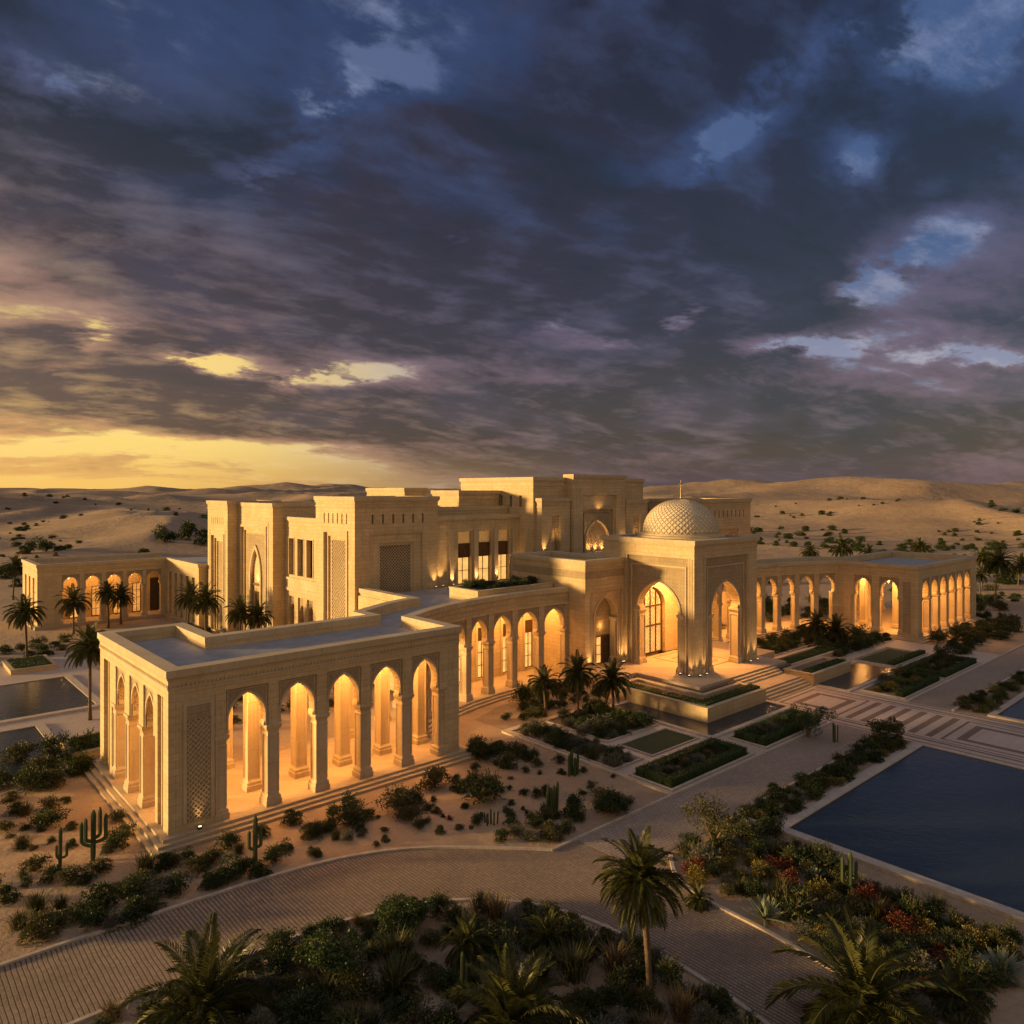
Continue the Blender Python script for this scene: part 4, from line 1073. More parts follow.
# ---- gate tower far left
def towers():
    T, L, F = mass('stone_tower', 38.5, 46, 101.5, 109, 0, 18.5, 'leftmost tall sandstone tower with a narrow carved panel', 'tower', [(1.5, 6.0, .2, 13.6)] + slits(None, 1.3, 6.2, 15.2, 16.2, 7, .16), None)
    m = MB(); rim(m, L, 1.5, 6.0, .2, 13.6, .26, 0, .10); rim(m, L, .95, 6.55, .2, 14.3, .12, 0, .05); m.build('panel_frame', 'limestone_trim', T)
    a, b_, c, d = nested(T, L, 1.5, 6.0, .2, 13.6, .68)
    panel(T, 'carved_panel', 'carved_stone', L, a, b_, c, d, -.69, -.6)
    T, L, F = mass('stone_tower', 40.0, 52, 90.3, 102.2, 0, 18.3, 'tall tower with a pointed arch doorway, second from the left', 'tower', [(1.7, 9.7, .2, 15.0)], None)
    m = MB(); rim(m, L, 1.7, 9.7, .2, 15.0, .30, 0, .12); rim(m, L, 1.0, 10.4, .2, 15.75, .14, 0, .05); m.build('panel_frame', 'limestone_trim', T)
    a, b_, c, d = nested(T, L, 1.7, 9.7, .2, 15.0, .68, 2)
    cc = (a + b_) / 2
    mb = MB(); arched(mb, L, a, b_, .2, d, -.66, -.42, cc, 1.55, 8.6, 3.5, 1.2, 20); P = mb.build('arch_panel', 'carved_stone', T)
    mb = MB(); arch_band(mb, L, cc, 1.55, .2, 8.6, 3.5, .3, -.44, -.22, 1.2); mb.build('arch_moulding', 'limestone_trim', P)
    mb = MB(); mb.fbox(L, cc - 1.5, cc + 1.5, -.6, -.5, 7.2, 7.5); mb.fbox(L, cc - .8, cc + .8, -.69, -.62, .2, 6.4); mb.build('door', 'bronze', T)
    spot((40.35, 102.2 - cc, 7.6), (.15, 0, 1), 130, R(120), 1, .1)
    # two storey wing between the towers
    ops = [(89.1, 87.65), (86.65, 85.1), (84.2, 82.6), (81.6, 80.1)]
    hs = []; vv1 = 90.3
    for p, q in ops: hs += [(vv1 - p, vv1 - q, 9.3, 13.9)]
    lo = [(vv1 - p, vv1 - q, .4, 6.6) for p, q in ops]
    T, L, F = mass('window_wing', 41.6, 52, 76.7, 90.25, 0, 16.6, 'two storey wing with tall slit windows between the two sunlit towers', 'building', hs + lo, None)
    for a, b_, c, d in hs:
        window(T, L, a, b_, c, d, -.55, 2, 3, 'dark_void')
        m = MB(); rim(m, L, a, b_, c, d, .16, 0, .07); m.build('window_frame', 'limestone_trim', T)
    for a, b_, c, d in lo:
        mb = MB(); arched(mb, L, a, b_, c, d, -.66, -.2, (a + b_) / 2, (b_ - a) / 2 - .14, 4.6, 1.1, .8); P = mb.build('arch_panel', 'carved_stone', T)
        panel(T, 'door', 'bronze', L, a + .2, b_ - .2, c, 4.0, -.68, -.62)
    m = MB(); m.fbox(L, 0, L.L, 0, .22, 7.3, 7.7); m.fbox(L, 0, L.L, 0, .12, 7.7, 8.7); m.fbox(L, 0, L.L, 0, .26, 8.7, 9.0); m.build('string_course', 'limestone_trim', T)
    # great corner block
    S = lambda v: 76.7 - v
    lf = [(2.0, 6.9, .2, 15.4)] + slits(None, 1.5, 7.4, 16.4, 17.5, 6, .26)
    rf = [(1.9, 8.4, 8.0, 15.3)] + slits(None, 1.5, 9.2, 16.4, 17.4, 6, .24)
    T, L, F = mass('corner_block', 39.0, 49.6, 68.1, 76.7, 0, 19.3, 'massive corner block with a large dark pierced screen and row of slits', 'building', lf, rf)
    a, b_, c, d = nested(T, L, 2.0, 6.9, .2, 15.4, .68, 2)
    screen(T, L, a, b_, c, d, -.44, .42, .07, 'carved_stone')
    m = MB(); rim(m, L, 2.0, 6.9, .2, 15.4, .30, 0, .12); rim(m, F, 1.9, 8.4, 8.0, 15.3, .14, 0, .05); m.build('panel_frame', 'limestone_trim', T)
    m = MB(); m.fbox(F, 1.9, 2.9, -.68, -.10, 8, 15.3); m.fbox(F, 7.4, 8.4, -.68, -.10, 8, 15.3); m.fbox(F, 2.9, 7.4, -.68, -.10, 14.3, 15.3); P = m.build('carved_border', 'limestone', T)
    m = MB(); m.fbox(F, 2.9, 3.2, -.68, -.25, 8, 14.3); m.fbox(F, 7.1, 7.4, -.68, -.25, 8, 14.3); m.fbox(F, 3.2, 7.1, -.68, -.25, 14.0, 14.3); m.build('inner_frame', 'limestone_trim', T)
    screen(T, F, 3.2, 7.1, 8.6, 14.0, -.42, .36, .065)
towers()
if False: uplight((44.6, 67.75, 9.0), (0, .08, 1), 204, 'small uplight below the dark pierced screen', R(70))
uplight((49.1, 67.7, 9.0), (0, .1, 1), 238, 'uplight at the right corner of the screen block', R(60))
def glazed_block():
    u0, u1, v0, v1, z1 = 49.7, 62.45, 68.6, 77, 17.0
    win = [(52.9, 54.9), (56.0, 58.0), (59.0, 60.9)]
    hs = [(a - u0, b_ - u0, 8.9, 15.1) for a, b_ in win]
    T, L, F = mass('glazed_block', u0, u1, v0, v1, 0, z1, 'set-back block with three tall lit windows above the roof terrace', 'building', None, hs)
    for a, b_, c, d in hs:
        window(T, F, a, b_, c, 12.1, -.5, 2, 2); panel(T, 'shutter_box', 'bronze', F, a, b_, 12.1, 13.7, -.6, -.35)
        B = panel(T, 'lattice_backing', 'lit_glass', F, a, b_, 13.7, d, -.6, -.5); m = MB(); lattice(m, F, a, b_, 13.7, d, -.5, -.38, .30, .07); m.build('lattice', 'limestone_trim', B)
    m = MB()
    for s in (2.1, 5.7, 8.85, 11.8): m.fbox(F, s - .28, s + .28, 0, .3, 8.9, 15.4)
    m.build('pilaster', 'limestone_trim', T)
    for s in (.6, 2.1, 5.7, 8.85, 11.8):
        uplight((u0 + s, v0 - .6, 9.0), (0, .16, 1), 306, 'small uplight on the roof terrace by the window piers, %s from the left' % ORD[[.6, 2.1, 5.7, 8.85, 11.8].index(s)], R(60))
    mass('roof_storey', u0 + .5, u1 - .1, v0 + 2.0, v1, 16.2, 18.0, 'low recessed upper storey above the three tall windows', 'building', None, None, .12)
    mass('roof_pavilion', 55.8, 62.3, 72.2, 77.7, 16, 19.95, 'small sunlit roof block beside the central hall', 'building')
    mass('roof_pavilion', 58.6, 62.3, 88.4, 98.6, 0, 20.3, 'low sunlit roof block seen behind the pierced screen block', 'building')
glazed_block()
def central():
    # main hall
    u0, u1, v0, v1, z0, z1 = 62.5, 84.0, 66.0, 80.4, 0, 21.6
    sl = slits(None, 2.0, 13.0, 17.9, 19.3, 6, .5)
    T, L, F = mass('central_hall', u0, u1, v0, v1, z0, z1, 'tallest central hall block with a row of small square windows', 'building', sl, None)
    m = MB()
    for a, b_, c, d in sl: m.fbox(L, a, b_, -.66, -.5, c, d)
    m.build('window_recess', 'dark_void', T)
    # left buttress with niche
    for (a, b_, zz, lab) in ((62.9, 67.9, 19.0, 'left'), (78.9, 83.6, 18.7, 'right')):
        nc = (a + b_) / 2
        B, L2, F2 = mass('stone_buttress', a, b_, v0 - 1.1, v0 - .02, 11.5, zz, 'tall stone buttress with a narrow lit niche, %s of the great portal' % lab, 'buttress', None, [(nc - a - .75, nc - a + .75, 12.4, zz - 2.2)])
        f = F2; s = nc - a
        mb = MB(); arched(mb, f, s - .75, s + .75, 12.4, zz - 2.2, -.66, -.3, s, .5, zz - 4.6, 1.0, .8); P = mb.build('arch_panel', 'carved_stone', B)
    uplight((65.4, 64.6, 12.0), (0, .10, 1), 272, 'uplight below the niche left of the great portal', R(60)); uplight((63.3, 64.6, 12.0), (0, .1, 1), 204, 'uplight at the left edge of the central hall', R(60))
    uplight((81.2, 64.6, 12.0), (0, .10, 1), 272, 'uplight below the niche right of the great portal', R(60))
    # portal
    a, b_ = 68.1, 78.3
    P, L3, F3 = mass('great_portal', a, b_, 64.5, v0 - .02, 11.5, 22.0, 'great stepped portal bay with a glowing arched lattice high in the centre', 'portal', None, [(1.7, 8.5, 11.9, 19.3)], inset=1.1)
    f = F3
    m = MB(); m.fbox(f, 1.7, 8.5, -1.05, -.28, 17.9, 19.3); m.build('lintel', 'limestone_trim', P)
    x0, x1, c, d = nested(P, f, 1.7, 8.5, 11.9, 17.9, 1.05, 2)
    mb = MB(); cc = 5.1; arched(mb, f, x0, x1, 11.9, 17.0, -.9, -.55, cc, 2.35, 13.0, 3.0, .3, 20); A = mb.build('arch_panel', 'carved_stone', P)
    mb = MB(); arch_band(mb, f, cc, 2.35, 11.9, 13.0, 3.0, .14, -.56, -.46, .3); mb.build('arch_moulding', 'limestone_trim', A)
    B = panel(P, 'lattice_backing', 'limestone', f, x0, x1, 11.9, 16.6, -1.08, -1.0); m = MB(); lattice(m, f, x0, x1, 11.9, 16.6, -1.0, -.93, .4, .05); m.build('lattice', 'limestone_trim', B)
    for k in (-1.3, 0, 1.3):
        spot((a + cc + k, 64.5 + .72, 12.05), (0, .10, 1), 170, R(120), 1, .25)
    uplight((a + 3.4, 64.1, 12.0), (0, .1, 1), 187, 'uplight at the left foot of the great portal', R(60)); uplight((a + 9.6, 64.1, 12.0), (0, .1, 1), 204, 'uplight at the right foot of the great portal', R(60))
    spot((a + cc, 64.2, 17.2), (0, .3, 1), 45, R(120), 1, .1)
    mass('rear_block', 84.1, 92, 70.0, 82, 0, 18.2, 'lower stone block behind the dome, right of the central hall', 'building')
    mass('rear_block', 84.1, 97, 62.5, 69.9, 0, 16.2, 'low stone link between dome and right corner block', 'building')
    rf = [(3.2, 9.6, 5.0, 14.2)] + slits(None, 1.6, 11.6, 16.0, 17.0, 9, .26)
    T, L, F = mass('corner_block', 90.2, 103.2, 60.4, 69.8, 0, 18.7, 'right corner block behind the dome with a row of slits', 'building', [(2, 7.4, 4, 14.4)], rf)
    a2, b2, c2, d2 = nested(T, F, 3.2, 9.6, 5.0, 14.2, .68, 2); screen(T, F, a2, b2, c2, d2, -.44, .36, .06)
    a2, b2, c2, d2 = nested(T, L, 2, 7.4, 4, 14.4, .68, 2); panel(T, 'carved_panel', 'carved_stone', L, a2, b2, c2, d2, -.69, -.6)
central()
# ---- low arcade building at the far left
def far_left():
    T = thing('arcade_building', (28, 125, 0), 'low arcaded building at the far left behind the palm trees', 'building')
    z1 = 9.3; W = MB(); a, b_, v = 19.9, 37.4, 124.0
    arcade(T, W, (a + .9, v), (b_, v), [(3.3, .95), (6.2, .95), (9.1, .95), (12.0, .95), (14.7, .95)], zt=z1 - .75, za=7.2)
    f = frame((a, 136), (a, v)); hs = [(2 + 3.2 * i, 3.4 + 3.2 * i, .6, 7.2) for i in range(3)]
    holes(W, f, 0, 12, 0, z1 - .85, -.9, 0, hs); W.fbox(f, 0, 11.8, -1.2, -.9, 0, z1 - .86)
    f2 = frame((b_, v), (b_, 109.5)); hs2 = [(1.2 + 2.6 * i, 2.4 + 2.6 * i, .6, 7.2) for i in range(5)]
    holes(W, f2, 0, f2.L, 0, z1 - .85, -.9, 0, hs2); W.fbox(f2, 0, f2.L, -1.2, -.9, 0, z1 - .85)
    f3 = frame((b_, 109.5), (46, 109.5)); W.fbox(f3, 1.2, f3.L, -.9, 0, 0, z1 - .85)
    W.box(a + 1.2, b_ + 1.2, v + 4.2, v + 4.8, 0, z1 - .85)
    W.build('wall', 'limestone', T)
    fb = frame((a + 1.2, v + 4.2), (b_, v + 4.2))
    for s in (4.2, 7.2, 10.2, 13.0): window(T, fb, s - .6, s + .6, .6, 5.2, .06, 2, 4)
    panel(T, 'door', 'dark_void', fb, 15.0, 16.6, .5, 5.8, .02, .06)
    m = MB(); rim(m, frame((a, v), (b_, v)), 1.0, 2.2, .8, 6.9, .14, 0, .05); m.build('panel_frame', 'limestone_trim', T)
    mb = MB(); mb.prism([(a + .3, v + .3), (b_ + .3, v + .3), (b_ + .3, 109.8), (45.7, 109.8), (45.7, 130), (40, 135.7), (a + .3, 135.7)], z1 - 1.0, z1 - .82); mb.build('roof', 'roof_deck', T)
    mb = MB(); mb.prism([(a - .4, v - .5), (b_ - .4, v - .5), (b_ - .4, 109.1), (46, 109.1), (46, 130), (40, 136), (a - .4, 136)], 0, .5); mb.build('floor', 'paving_stone', T)
    cornice(T, [(40, 136), (a, 136), (a, v), (b_, v), (b_, 109.5), (46, 109.5)], z1, False, .16, .6)
    for k, x in enumerate((24.2, 27.1, 30.0, 32.9)): lantern((x, v + 2.3, z1 - 1.0), 55, '%s lit lantern from the left in the far left arcade' % ORD[k], .9)
far_left()

# ------------------------------------------------------------------ plants
def G(px, py, z=0.0):
    "ground point seen at a spot of the photograph"
    D = (HC - z) * FOC / (py - YH); X = (px - CX) / FOC * D
    return X * SA + D * CA, -X * CA + D * SA
def px_of(x, y):
    X = x * SA - y * CA; D = x * CA + y * SA
    return CX + X / D * FOC, D
def rnd_dir(rg):
    z = rg.uniform(-1, 1); a = rg.uniform(0, 2 * math.pi); r = math.sqrt(1 - z * z)
    return Vector((r * math.cos(a), r * math.sin(a), z))
def leaf(mb, p, d, up, L, wd):
    s = d.cross(up)
    if s.length < 1e-3: s = d.orthogonal()
    s.normalize(); a = p; m = p + d * (L * .45) ; e = p + d * L
    n = len(mb.v); mb.v += [tuple(a), tuple(m + s * wd), tuple(e), tuple(m - s * wd)]; mb.f.append((n, n + 1, n + 2, n + 3))
def bush_mesh(seed, kind):
    "unit-size plant (about 1 m across) as foliage mesh + stem mesh"
    rg = random.Random(seed); mb = MB(); st = MB()
    if kind in ('round', 'open', 'flower'):
        clumps = []
        nc = rg.randint(11, 15)
        for i in range(nc):
            a = rg.uniform(0, 6.28); r = rg.uniform(.05, .34); z = rg.uniform(.04, .46) * (1.15 - r)
            clumps.append((Vector((r * math.cos(a), r * math.sin(a), z)), rg.uniform(.13, .23)))
        nl = 150 if kind == 'round' else 95
        for c, cr in clumps:
            st.tube([(0, 0, 0), tuple(c * .55 + Vector((0, 0, .02))), tuple(c * .9)], [.018, .012, .006], 5)
            sx = rg.uniform(.9, 1.3)
            for k in range(nl):
                d = rnd_dir(rg); d.z = abs(d.z) * 1.0 - .35 if rg.random() < .8 else d.z
                q = c + Vector((d.x * sx, d.y * sx, d.z * .85)) * cr * (rg.random() ** .3) * rg.uniform(.8, 1.25)
                if q.z < .01: q.z = .01 + rg.random() * .04
                dd = (d + rnd_dir(rg) * .7 + Vector((0, 0, .35))).normalized()
                leaf(mb, q, dd, rnd_dir(rg), rg.uniform(.045, .075), rg.uniform(.013, .021))
            if kind == 'open':
                for k in range(8):
                    d = (rnd_dir(rg) + Vector((0, 0, .6))).normalized(); e = c + d * cr * 1.7
                    st.tube([tuple(c), tuple(e)], [.006, .003], 3)
                    for j in range(6): leaf(mb, c.lerp(e, .4 + .1 * j), (d + rnd_dir(rg) * .8).normalized(), rnd_dir(rg), .06, .014)
    elif kind == 'grass':
        for k in range(330):
            a = rg.uniform(0, 6.28); r = abs(rg.gauss(0, .14)); out = Vector((math.cos(a), math.sin(a), 0))
            b0 = out * r; h = rg.uniform(.28, .62); lean = out * rg.uniform(.05, .38) + rnd_dir(rg) * .06
            w = rg.uniform(.006, .012); s = Vector((-out.y, out.x, 0)) * w
            m = b0 + lean * .4 + Vector((0, 0, h * .6)); e = b0 + lean + Vector((0, 0, h * rg.uniform(.75, 1)))
            n = len(mb.v); mb.v += [tuple(b0 - s), tuple(b0 + s), tuple(m + s), tuple(m - s), tuple(e)]
            mb.f += [(n, n + 1, n + 2, n + 3), (n + 3, n + 2, n + 4)]
        st.tube([(0, 0, 0), (0, 0, .08)], [.07, .04], 6)
    elif kind == 'agave':
        for k in range(34):
            a = k * 2.4 + rg.uniform(-.1, .1); t = k / 34; el = .25 + t * 1.15
            d = Vector((math.cos(a) * math.cos(el), math.sin(a) * math.cos(el), math.sin(el))); L = .62 * (1 - .25 * t)
            s = Vector((-math.sin(a), math.cos(a), 0)); up = s.cross(d) * -1
            P = []
            for i, (q, w) in enumerate(((0, .035), (.35, .055), (.7, .035), (1, .002))):
                c = d * (L * q) + Vector((0, 0, .03 - .10 * q * q * (1 - t))); P.append((c - s * w, c + up * (-.018 * (1 - q)), c + s * w, c + up * .004))
            n = len(mb.v)
            for row in P: mb.v += [tuple(x) for x in row]
            for i in range(3):
                for j in range(4): mb.f.append((n + i * 4 + j, n + i * 4 + (j + 1) % 4, n + (i + 1) * 4 + (j + 1) % 4, n + (i + 1) * 4 + j))
        st.tube([(0, 0, 0), (0, 0, .10)], [.06, .05], 6)
    return mb, st
def raw(mb, name, mat, smooth=False):
    me = bpy.data.meshes.new(name); me.from_pydata(mb.v, [], mb.f); me.update(); me.materials.append(MATS[mat])
    if smooth: me.polygons.foreach_set('use_smooth', [True] * len(me.polygons))
    return me
KINDS = {}
def meshes(kind, mat, seed):
    k = (kind, mat, seed)
    if k not in KINDS:
        a, b_ = bush_mesh(seed * 31 + len(kind), kind); KINDS[k] = (raw(a, 'foliage', mat), raw(b_, 'stem', 'branch'))
    return KINDS[k]
LOOK = {  # look: (mesh kind, material, object name, adjectives, height ratio)
    'dark': ('round', 'leaf_dark', 'evergreen_shrub', 'round dark green shrub', .85),
    'olive': ('round', 'leaf_olive', 'olive_shrub', 'olive green shrub', .8),
    'silver': ('open', 'leaf_silver', 'silver_shrub', 'silvery grey shrub', .75),
    'green': ('open', 'leaf_green', 'leafy_shrub', 'loose green shrub', .95),
    'yellow': ('flower', 'leaf_yellow', 'flowering_shrub', 'yellow flowering shrub', .85),
    'red': ('flower', 'leaf_red', 'flowering_shrub', 'rust red shrub', .8),
    'grass': ('grass', 'leaf_dry', 'grass_tuft', 'dry straw coloured grass tuft', .9),
    'tuft': ('grass', 'leaf_olive', 'grass_tuft', 'olive green grass tuft', .9),
    'agave': ('agave', 'agave_leaf', 'agave_plant', 'pale spiky agave', 1.0),
}
PLANTS = []   # (region, look, object, x-pixel)
rs_ = random.Random(11)
def shrub(x, y, w, look, region, z=0.0, parts=True):
    kd, mat, nm, adj, hr = LOOK[look]
    f, s = meshes(kd, mat, rs_.randint(0, 4) if kd != 'agave' else rs_.randint(0, 1))
    a = rs_.uniform(0, 6.28); sc = w * rs_.uniform(.95, 1.2); hz = sc * hr * rs_.uniform(.95, 1.25)
    if parts:
        T = bpy.data.objects.new(nm, None); COL.objects.link(T); T.empty_display_size = .2
        for me, pn in ((f, 'foliage'), (s, 'stem')):
            o = bpy.data.objects.new(pn, me); COL.objects.link(o); o.parent = T
    else:
        T = bpy.data.objects.new(nm, f); COL.objects.link(T)
    T.location = (x, y, z - .01); T.rotation_euler = (0, 0, a); T.scale = (sc, sc * rs_.uniform(.85, 1.1), hz)
    T['category'] = 'grass' if kd == 'grass' else ('agave' if kd == 'agave' else 'shrub')
    PLANTS.append((region, adj, T, px_of(x, y)[0]))
    return T
def finish_labels():
    by = {}
    for r, adj, T, p in PLANTS: by.setdefault((r, adj), []).append((p, T))
    for (r, adj), L in by.items():
        L.sort(key=lambda q: q[0])
        for i, (p, T) in enumerate(L):
            T['label'] = ('%s %s' % (adj, r)) if len(L) == 1 else '%s %s, %s from left' % (adj, r, ORD[i])
            if len(L) > 1: T['group'] = '%ss %s' % (adj, r)
def pick(rg, w): 
    ks = list(w); return rg.choices(ks, [w[k] for k in ks])[0]
def inside(p, poly):
    x, y = p; c = False
    for i in range(len(poly)):
        x1, y1 = poly[i]; x2, y2 = poly[i - 1]
        if (y1 > y) != (y2 > y) and x < (x2 - x1) * (y - y1) / (y2 - y1) + x1: c = not c
    return c
def scatter(poly, n, w, region, smin, smax, seed, gap=.75, z=0.0, avoid=None):
    rg = random.Random(seed); xs = [p[0] for p in poly]; ys = [p[1] for p in poly]; got = []; tries = 0
    while len(got) < n and tries < n * 60:
        tries += 1; p = (rg.uniform(min(xs), max(xs)), rg.uniform(min(ys), max(ys)))
        if not inside(p, poly): continue
        s = rg.uniform(smin, smax) * (1 if rg.random() < .8 else 1.25)
        if any(math.dist(p, q[:2]) < gap * (s + q[2]) * .5 for q in got): continue
        if avoid and avoid(*p): continue
        got.append((*p, s)); shrub(*p, s, pick(rg, w), region, z)
    return got
# sand between drive and pavilion: each shrub where the photograph shows one
def zoomlist(ox, oy, sc, pts, region, look_w, seed, grow=1.0):
    rg = random.Random(seed)
    for q in pts:
        x, y, w = q[:3]; px, py = ox + x * sc, oy + y * sc
        gx, gy = G(px, py); D = px_of(gx, gy)[1]; wd = w * sc * D / FOC * grow * 1.18
        shrub(gx, gy, wd, q[3] if len(q) > 3 else pick(rg, look_w), region)
K3 = 340 / 1024
zoomlist(300, 740, K3, [(405, 138, 80), (480, 150, 50, 'olive'), (520, 135, 60, 'olive'), (540, 180, 110, 'green'), (575, 145, 60), (300, 212, 100), (345, 190, 60), (335, 240, 70), (355, 265, 40), (410, 220, 35, 'olive'), (495, 205, 22), (545, 230, 18), (620, 218, 30), (450, 240, 25, 'red'), (420, 280, 35), (480, 268, 25, 'olive'), (155, 245, 100), (205, 235, 40), (35, 290, 60, 'olive'), (90, 270, 50), (185, 275, 30), (255, 275, 28), (235, 235, 18), (145, 300, 45, 'silver'), (230, 320, 25), (258, 305, 30), (45, 350, 35, 'olive'), (675, 165, 28), (710, 175, 35), (745, 165, 50), (850, 165, 28), (905, 185, 60), (940, 220, 90), (975, 200, 60), (910, 212, 50), (830, 232, 75), (800, 280, 48), (605, 300, 55), (640, 265, 60), (655, 290, 50, 'silver'), (690, 302, 50, 'silver'), (755, 298, 75, 'olive'), (705, 262, 50), (740, 240, 60), (560, 60, 90), (620, 85, 60), (650, 50, 70), (600, 40, 60), (695, 60, 60), (715, 80, 36, 'olive'), (780, 70, 40), (785, 100, 24), (530, 45, 60), (530, 15, 50)],
    'on the sand before the arcade', {'dark': 5, 'olive': 3, 'green': 2}, 5)
zoomlist(0, 720, K3, [(150, 200, 80), (90, 215, 90), (30, 245, 50, 'olive'), (75, 285, 50, 'tuft'), (150, 268, 50, 'olive'), (195, 250, 30), (20, 335, 50, 'olive'), (75, 332, 34), (125, 335, 18), (215, 328, 32), (65, 388, 38), (100, 392, 30), (25, 545, 70, 'dark'), (105, 455, 65, 'olive'), (155, 482, 60), (215, 492, 70), (300, 460, 60, 'olive'), (262, 490, 44), (345, 385, 70), (322, 400, 36), (215, 382, 34), (235, 165, 80, 'green'), (120, 160, 90), (55, 195, 60), (200, 130, 60), (60, 125, 90), (250, 105, 90, 'green'), (165, 105, 80)],
    'on the sand left of the pavilion', {'dark': 5, 'olive': 3, 'green': 2}, 6)
zoomlist(0, 720, K3, [(60, 625, 66, 'tuft'), (120, 655, 100, 'olive'), (110, 575, 70, 'tuft'), (180, 615, 80, 'olive'), (240, 600, 80, 'green'), (290, 622, 90), (340, 625, 70, 'silver'), (300, 570, 90), (350, 520, 44), (400, 600, 100), (455, 570, 80, 'olive'), (400, 530, 80, 'green'), (430, 495, 80), (480, 520, 90, 'silver'), (530, 520, 80), (440, 452, 80, 'tuft'), (490, 450, 60), (520, 440, 70), (565, 418, 50), (590, 455, 76, 'olive'), (640, 430, 70, 'olive'), (690, 480, 90, 'dark'), (630, 505, 60), (660, 500, 60), (740, 455, 60, 'dark'), (785, 468, 70), (830, 430, 70, 'green'), (860, 395, 50), (685, 390, 55), (720, 400, 40, 'tuft'), (790, 350, 40), (880, 312, 55), (940, 352, 70, 'olive'), (975, 335, 60), (1005, 290, 44), (955, 412, 30, 'tuft')],
    'along the drive before the pavilion steps', {'dark': 5, 'olive': 3, 'green': 2}, 7)
scatter([(14.5, 38.2), (22, 37.2), (29.5, 30.5), (39.6, 30), (39.6, 44), (35.8, 41.8), (16, 41.8)], 46, {'olive': 3, 'green': 3, 'tuft': 3, 'silver': 2}, 'low on the open sand', .35, .95, 71, .8)
scatter([(-4, 39), (12, 38.4), (11.6, 46), (6, 56), (-6, 58)], 26, {'olive': 3, 'green': 3, 'tuft': 3, 'dark': 2}, 'scattered at the far left sand', .4, 1.2, 72, .8)
# front bed inside the bend of the drive
bedpoly = [(q[0], q[1]) for q in inner if q[0] > 2][:]
bedpoly = offs(bedpoly, .45)
bedpoly = [p for p in bedpoly if p[1] > 7.0] + [(14, 7.5), (6, 18), (1.5, 26)]
front_avoid = lambda x, y: (px_of(x, y)[1] < 24.5) or any(math.dist((x, y), q) < r for q, r in AV)
AV = [((23.4, 18.0), .5), ((18.9, 25.6), .8)]
scatter(bedpoly, 185, {'dark': 5, 'olive': 4, 'green': 5, 'silver': 2, 'tuft': 2, 'yellow': 1, 'grass': 1}, 'in the front bed inside the bend', .75, 1.9, 21, .52, avoid=front_avoid)
# right bed between drive and pool
rb = [(32.0, 22.0), (34.0, 24.1), (40.0, 24.1), (39.6, 20), (39.0, 16), (38.6, 9), (30.2, 9), (31.2, 14.0), (31.5, 18)]
rgt_avoid = lambda x, y: px_of(x, y)[1] < 23.5 or (x > 37.9 and y < 18 and (x + y * 0.0) > 38.3) or (x < 32.6 and y > 16.5 and y < 20)
scatter(rb, 130, {'dark': 4, 'olive': 4, 'green': 5, 'silver': 3, 'yellow': 3, 'red': 1, 'tuft': 2}, 'in the bed between drive and pool', .8, 1.7, 22, .54, avoid=rgt_avoid)
for (px, py, w, lk) in ((870, 905, 1.5, 'red'), (884, 918, 1.4, 'red'), (905, 935, 1.6, 'red'), (916, 915, 1.1, 'yellow')): shrub(*G(px, py), w, lk, 'near the saguaro by the pool')
for (px, py, w) in ((766, 920, 1.9), (815, 882, 1.4), (1003, 975, 1.7), (300, 1018, 1.4)): shrub(*G(px, py), w, 'agave', 'among darker bushes near the drive')
# pool strips
scatter(rect(41.0, 62.3, 22.7, 24.4), 44, {'dark': 5, 'olive': 3, 'green': 3, 'silver': 1, 'yellow': 1}, 'in the strip along the large pool', .9, 1.6, 23, .5)
scatter(rect(75.4, 100, 21.0, 23.0), 26, {'dark': 4, 'olive': 3, 'green': 3, 'yellow': 2}, 'in the strip by the far pool', 1.0, 1.7, 24, .55)
# parterre beds
def bed(u0, u1, v0, v1, n, w, region, smin, smax, seed, name='planting_bed'):
    sheet(name, rect(u0, u1, v0, v1), .016, 'bed_soil'); kerbrect(u0, u1, v0, v1, .2, .13)
    if n: scatter(rect(u0 + .5, u1 - .5, v0 + .5, v1 - .5), n, w, region, smin, smax, seed, .58)
bed(44.6, 51.3, 38.5, 45.8, 32, {'dark': 5, 'olive': 2, 'green': 4, 'silver': 3}, 'in the bed under the three palms', 1.1, 2.0, 31)
bed(40.5, 43.9, 34.4, 45.8, 30, {'dark': 4, 'olive': 3, 'green': 3, 'silver': 4}, 'in the narrow bed beside the sand', .9, 1.5, 32)
sheet('lawn', rect(44.8, 50.9, 34.3, 37.7), .030, 'lawn_green', 'stuff'); kerbrect(44.8, 50.9, 34.3, 37.7, .16, .10)
scatter([(41, 46.8), (46, 47.2), (51, 47.4), (54.5, 47.2), (54.5, 50.5), (50, 52), (44, 50.8)], 22, {'dark': 5, 'olive': 3, 'green': 3, 'grass': 1}, 'below the steps of the curved wing', 1.0, 1.9, 33, .6)
sheet('planting_bed', [(40.5, 46.5), (54.4, 46.5), (54.4, 51.8), (49, 52.4), (44, 51.6), (40.5, 50.2)], .010, 'bed_soil')
def blades(mb, rg, n, fn, L=.1):
    for k in range(n):
        p, nr = fn(rg); d = (nr + rnd_dir(rg) * .9).normalized(); leaf(mb, p, d, rnd_dir(rg), L * rg.uniform(.7, 1.2), L * .26)
